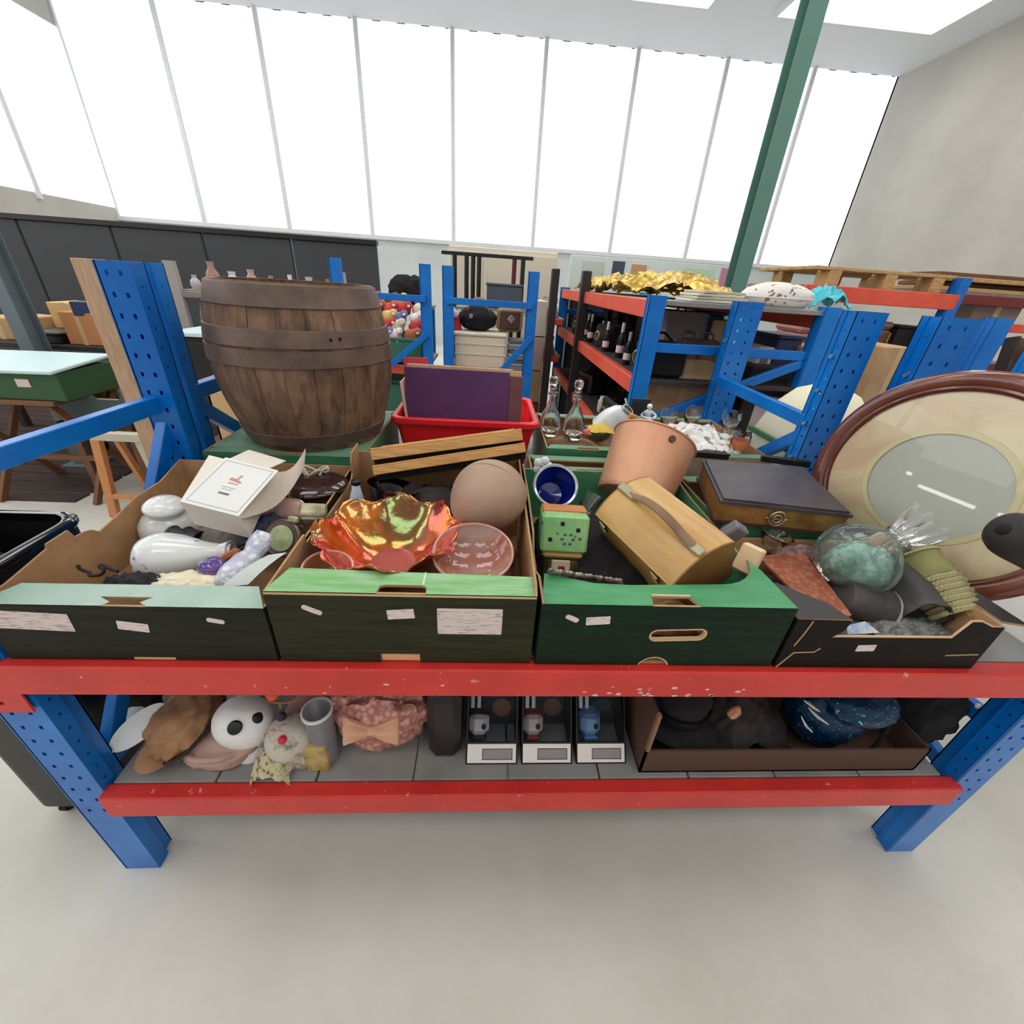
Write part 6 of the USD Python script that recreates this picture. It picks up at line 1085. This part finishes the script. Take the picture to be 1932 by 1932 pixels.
single('straw_mat', 'speckled cream straw cloth between the white mask and the painted figure', 'cloth', cloth((low(500, 1400, .06)[0], .07, LD + .0), .05, .045, .085, .008, 3, 131, 18), M('speckled_cream', (206, 196, 160), .8, 0, (110, 104, 80), 60, lo=.5, hi=.6), True)
ROSE = M('rose_sequin', (236, 178, 164), .32, .25, (176, 118, 108), 60, tex='voronoi', lo=.2, hi=.7, bump=.8, bscale=140); SATIN = M('satin_bow', (222, 166, 132), .35, 0, (204, 146, 112), 6, sheen_weight=.4)
sx, sz = -.255, low(700, 1370, .12)[2]
t = thing('sequin_pouch', 'rose gold sequin pouch with a satin bow on the lower shelf', 'pouch', (sx, .14, LD)); t.part('body', blob((sx - .015, .17, LD + .125), (.14, .09, .14), .18, 4, 14, 4, flat=-.93), ROSE, True); t.part('ruffle', cloth((sx, .17, LD + .215), .11, .07, .03, .015, 4, 141, 22), ROSE, True)
bc2 = low(700, 1379, .075)
for s in (-1, 1):
    e = low(700 + s * 52, 1379, .075) ; rows = []
    for q in np.linspace(0, 1, 9):
        c_ = bc2 * (1 - q) + e * q; hh = .010 + .030 * q; rows.append([c_ + hh * (math.sin(a) * UP) + (.006 + .014 * math.sin(math.pi * q)) * math.cos(a) * (-FW) * (1 + .3 * math.sin(6 * a)) for a in np.linspace(0, 6.283, 20)[:-1]])
    t.part('bow_loop', grid(np.array(rows), True, True), SATIN, True)
t.part('bow_knot', blob(bc2, (.014, .012, .014), .1, sub=2), SATIN, True)
t = thing('clear_tumbler', 'clear plastic tumbler at the left of the sequin pouch', 'tumbler', (-.43, .1, LD)); tc = np.array([-.415, .10, LD]); t.part('body', lathe([(.001, 0), (.026, 0), (.03, .004), (.037, .2), (.035, .2), (.028, .008), (.001, .007)], 28, tc), FILMY('tumbler_clear', (214, 220, 232), .45, .25, .1), 50); t.part('rim', lathe([(.034, .198), (.039, .198), (.039, .205), (.034, .205)], 28, tc), WHITE)
t = thing('black_handbag', 'plain black leather bag right of the sequin pouch on the lower shelf', 'bag', (-.085, .2, LD)); t.part('body', cbox(-.135, -.045, .09, .36, LD, LD + .26, .02), M('black_leather', (34, 30, 32), .5, 0, (26, 23, 25), 8, bump=.2)); t.part('handle', tube([(-.09, .14, LD + .255), (-.09, .16, LD + .32), (-.09, .28, LD + .32), (-.09, .30, LD + .255)], .008, 8, 4), BLACK)
# three boxed figures, tipped back against the things behind
for k in range(3):
    w, h, dp = .146, .20, .10; Rk = rot(-38, 0, 0); o = np.array([-.030 + .158 * k, .075, LD + .001])
    T = thing('boxed_figure', ('black window box with a dark-haired toy figure, leftmost of three on the lower shelf', 'black window box with a red-brown hooded toy, middle of three on the lower shelf', 'black window box with a pale blue toy, rightmost of three on the lower shelf')[k], 'toy box', tuple(o), Rk)
    L = dict(local=True)
    T.part('carton', join(cbox(0, w, dp, dp + .004, 0, h, 0), cbox(0, .004, 0, dp, 0, h, 0), cbox(w - .004, w, 0, dp, 0, h, 0), cbox(0, w, 0, dp, 0, .004, 0), cbox(0, w, 0, .005, 0, .058, 0), cbox(0, w, 0, dp, h - .004, h, 0)), M('toy_carton', (30, 26, 28), .5), False, local=True)
    lb = T.part('label', prism(sbox(.004, .004, w - .004, .054).difference(sbox(.046, .012, w - .014, .042)), .001, (0, -.0002, 0), (1, 0, 0), (0, 0, 1)), WHITE, False, local=True)
    lb.part('printed_panel', prism(sbox(.048, .014, w - .016, .040), .0008, (0, -.0002, 0), (1, 0, 0), (0, 0, 1)), M('label_grey', (150, 144, 146), .6), False, local=True)
    T.part('window', cbox(.004, w - .004, -.0005, .0005, .06, h - .004, 0), GLASSY('box_window', (236, 240, 244), .12, .03), False, local=True)
    hx, hz = .034 + .014 * (k == 2), .098; HC = [(58, 44, 44), (150, 66, 58), (110, 150, 204)][k]; SK = [(236, 220, 216), (232, 206, 194), (150, 184, 222)][k]
    SKM, HM = M('figure_skin%d' % k, SK, .5), M('figure_hair%d' % k, HC, .5)
    T.part('figure_head', cbox(hx - .028, hx + .030, .012, .060, hz - .030, hz + .034, .016), SKM, local=True); T.part('figure_hair', cbox(hx - .031, hx + .034, .022, .066, hz + (.010 if k == 0 else -.034), hz + .048, .018), HM, local=True); T.part('figure_body', cbox(hx - .020, hx + .022, .014, .05, .056, hz - .030, .006), HM, local=True); T.part('figure_eye', blob((hx + .014, .012, hz - .002), (.007, .003, .008), 0, sub=2), BLACK, True, local=True)
    T.part('backing_print', blob((.104, .098, .125), (.030, .003, .026), .1, 3, k, 3), M('print%d' % k, [(190, 124, 84), (150, 110, 86), (70, 82, 96)][k], .6), True, 'faded picture on the back card', local=True)
    for q in (0, 1): T.part('top_strip', cbox(.010 + .018 * q, .020 + .018 * q, .001, .004, .150, h - .004, 0), WHITE, False, local=True)
t = thing('carton', 'brown cardboard box wall right of the boxed figures on the lower shelf', 'box', (.9, .3, LD)); t.part('body', hollow(.462, 1.30, .05, .60, LD, LD + .10, .006), M('dark_carton', (86, 62, 50), .8)); t.part('side_panel', cbox(.462, .470, .05, .60, LD + .1, LD + .25, 0), M('dark_carton', (86, 62, 50), .8)); t.part('side_edge', cbox(.4615, .4705, .048, .06, LD + .1, LD + .252, 0), M('carton_edge', (140, 106, 84), .8))
zc = LD + .02
t = thing('felt_hat', 'black felt hat lying in the brown box on the lower shelf', 'hat', (.60, .2, zc)); t.part('crown', blob((.60, .19, zc + .14), (.09, .085, .075), .08, 3, 4, 4), DARK, True); t.part('brim', lathe([(.05, .07), (.13, .062), (.132, .066), (.05, .08)], 36, (.60, .19, zc)), DARK, 50); t.part('hat_band', lathe([(.088, .10), (.094, .10), (.094, .125), (.088, .125)], 36, (.60, .19, zc)), BLACK); t.part('base_fold', cbox(.52, .68, .12, .26, zc - .012, zc + .07, .02), DARK)
single('dark_cloth', 'dark brown cloth between the felt hat and the sequin bag on the lower shelf', 'cloth', cloth((.80, .2, zc - .01), .13, .13, .15, .02, 2.4, 151, 26), M('dark_brown_cloth', (58, 50, 48), .85), True)
bkc = low(1385, 1345, .12); t = thing('wood_block', 'small tan wooden block on the dark cloth on the lower shelf', 'block', tuple(bkc)); t.part('body', obox(bkc, (.030, .024, .034), rot(10, 22, 25), .006), M('block_tan', (214, 154, 116), .6)); t.part('knob', blob(bkc + (.004, 0, .018), (.009,) * 3, 0, sub=2), M('block_tan', (214, 154, 116), .6), True)
single('brown_pouch', 'small rust-brown pouch right of the wooden block on the lower shelf', 'pouch', blob(low(1465, 1355, .2), (.04, .03, .026), .15, 3, 6, 3), M('rust_pouch', (130, 78, 36), .7), True)
BSQ = M('blue_sequin', (8, 30, 62), .25, .4, (10, 56, 90), 90, tex='voronoi', lo=.1, hi=.4, bump=.9, bscale=160, flecks=((120, 220, 236), 110, .36))
t = thing('sequin_bag', 'midnight blue sequin bag on the lower shelf at the right', 'bag', (1.06, .15, zc)); t.part('body', blob((1.06, .17, zc + .11), (.12, .09, .14), .12, 3, 17, 4, flat=-.9), BSQ, True); t.part('flap', blob((1.08, .12, zc + .19), (.10, .07, .06), .2, 3, 18, 3), BSQ, True); t.part('strap', tube([(1.16, .15, zc + .21), (1.20, .12, zc + .17), (1.20, .10, zc + .08), (1.18, .09, zc)], .006, 8, 4), DARK)
FEA = M('feather', (176, 172, 172), .7)
for k, (lab, a, m_, b) in enumerate((('upper grey striped feather on the blue sequin bag', (1517, 1322), (1532, 1332), (1546, 1342)), ('middle pale feather on the blue sequin bag', (1525, 1335), (1540, 1350), (1562, 1366)), ('lower pale feather on the blue sequin bag', (1512, 1352), (1520, 1368), (1532, 1380)))):
    T = thing('feather', lab, 'feather', tuple(low(*m_, .075))); T.part('vane', tube([low(*a, .08), low(*m_, .075), low(*b, .075)], [.003, .011, .004], 10, 4, flat=.35), FEA, True); T.part('quill', tube([low(*a, .078), low(*m_, .068), low(*b, .07)], .0014, 5, 3), WHITE)
t = thing('bin_bag', 'shiny black bin bag at the back right of the lower shelf', 'bag', (1.36, .2, LD)); t.part('body', blob((1.37, .20, LD + .13), (.085, .11, .17), .2, 4, 33, 4, flat=-.75), DARK, True); t.part('knot', blob((1.36, .22, LD + .30), (.03, .03, .035), .3, 4, 34, 2), GB, True)
t = thing('black_boot', 'tall black boot at the right of the lower shelf', 'boot', (1.24, .3, LD)); t.part('shaft', tube([(1.20, .34, LD + .05), (1.205, .33, LD + .15), (1.21, .33, LD + .28)], [.045, .05, .055], 20, 4), BLACK, True); t.part('foot', blob((1.195, .27, LD + .055), (.045, .11, .05), .05, sub=3, flat=-.75), BLACK, True); t.part('sole', cbox(1.155, 1.235, .16, .37, LD, LD + .02, .01), DARK)
single('brass_button', 'tiny white button on the beam end post at the right of the lower shelf', 'button', blob(low(1845, 1332, .10), (.008, .006, .008), 0, sub=2), WHITE, True)
# ------------------------------------------------------------------ repeats carry a group
GROUPS = dict(cardboard_crate='printed cardboard crates on the double rack', soft_toy='soft toys heaped behind the barrel', ornament='ornaments on the far china shelf', decanter='cut glass decanters', wine_glass='wine glasses in the glass crate', bottle='dark bottles under the orange beam', jar='pale jars on the dark shelves', dark_case='instrument cases in the centre rack', camera_case='camera cases on the dark shelves', doll='dolls between the black posts', boxed_figure='boxed toy figures on the lower shelf', feather='feathers on the blue sequin bag', handbag='brown handbags behind the blue posts', shoe='shoes behind the blue posts', folded_cloth='folded cloths under the orange beam', stretched_canvas='pine picture frames on the second crate', black_strip='black plastic strips by the glass crate', glass_dish='small orange glass dishes', black_bag='black bags above the toy heap', board_bracket='brackets under the grey board', black_post='black steel posts')
for p in stage.GetPrimAtPath('/World').GetChildren():
    g = GROUPS.get(p.GetName().rstrip('0123456789').rstrip('_'))
    if g: p.SetCustomDataByKey('group', g)
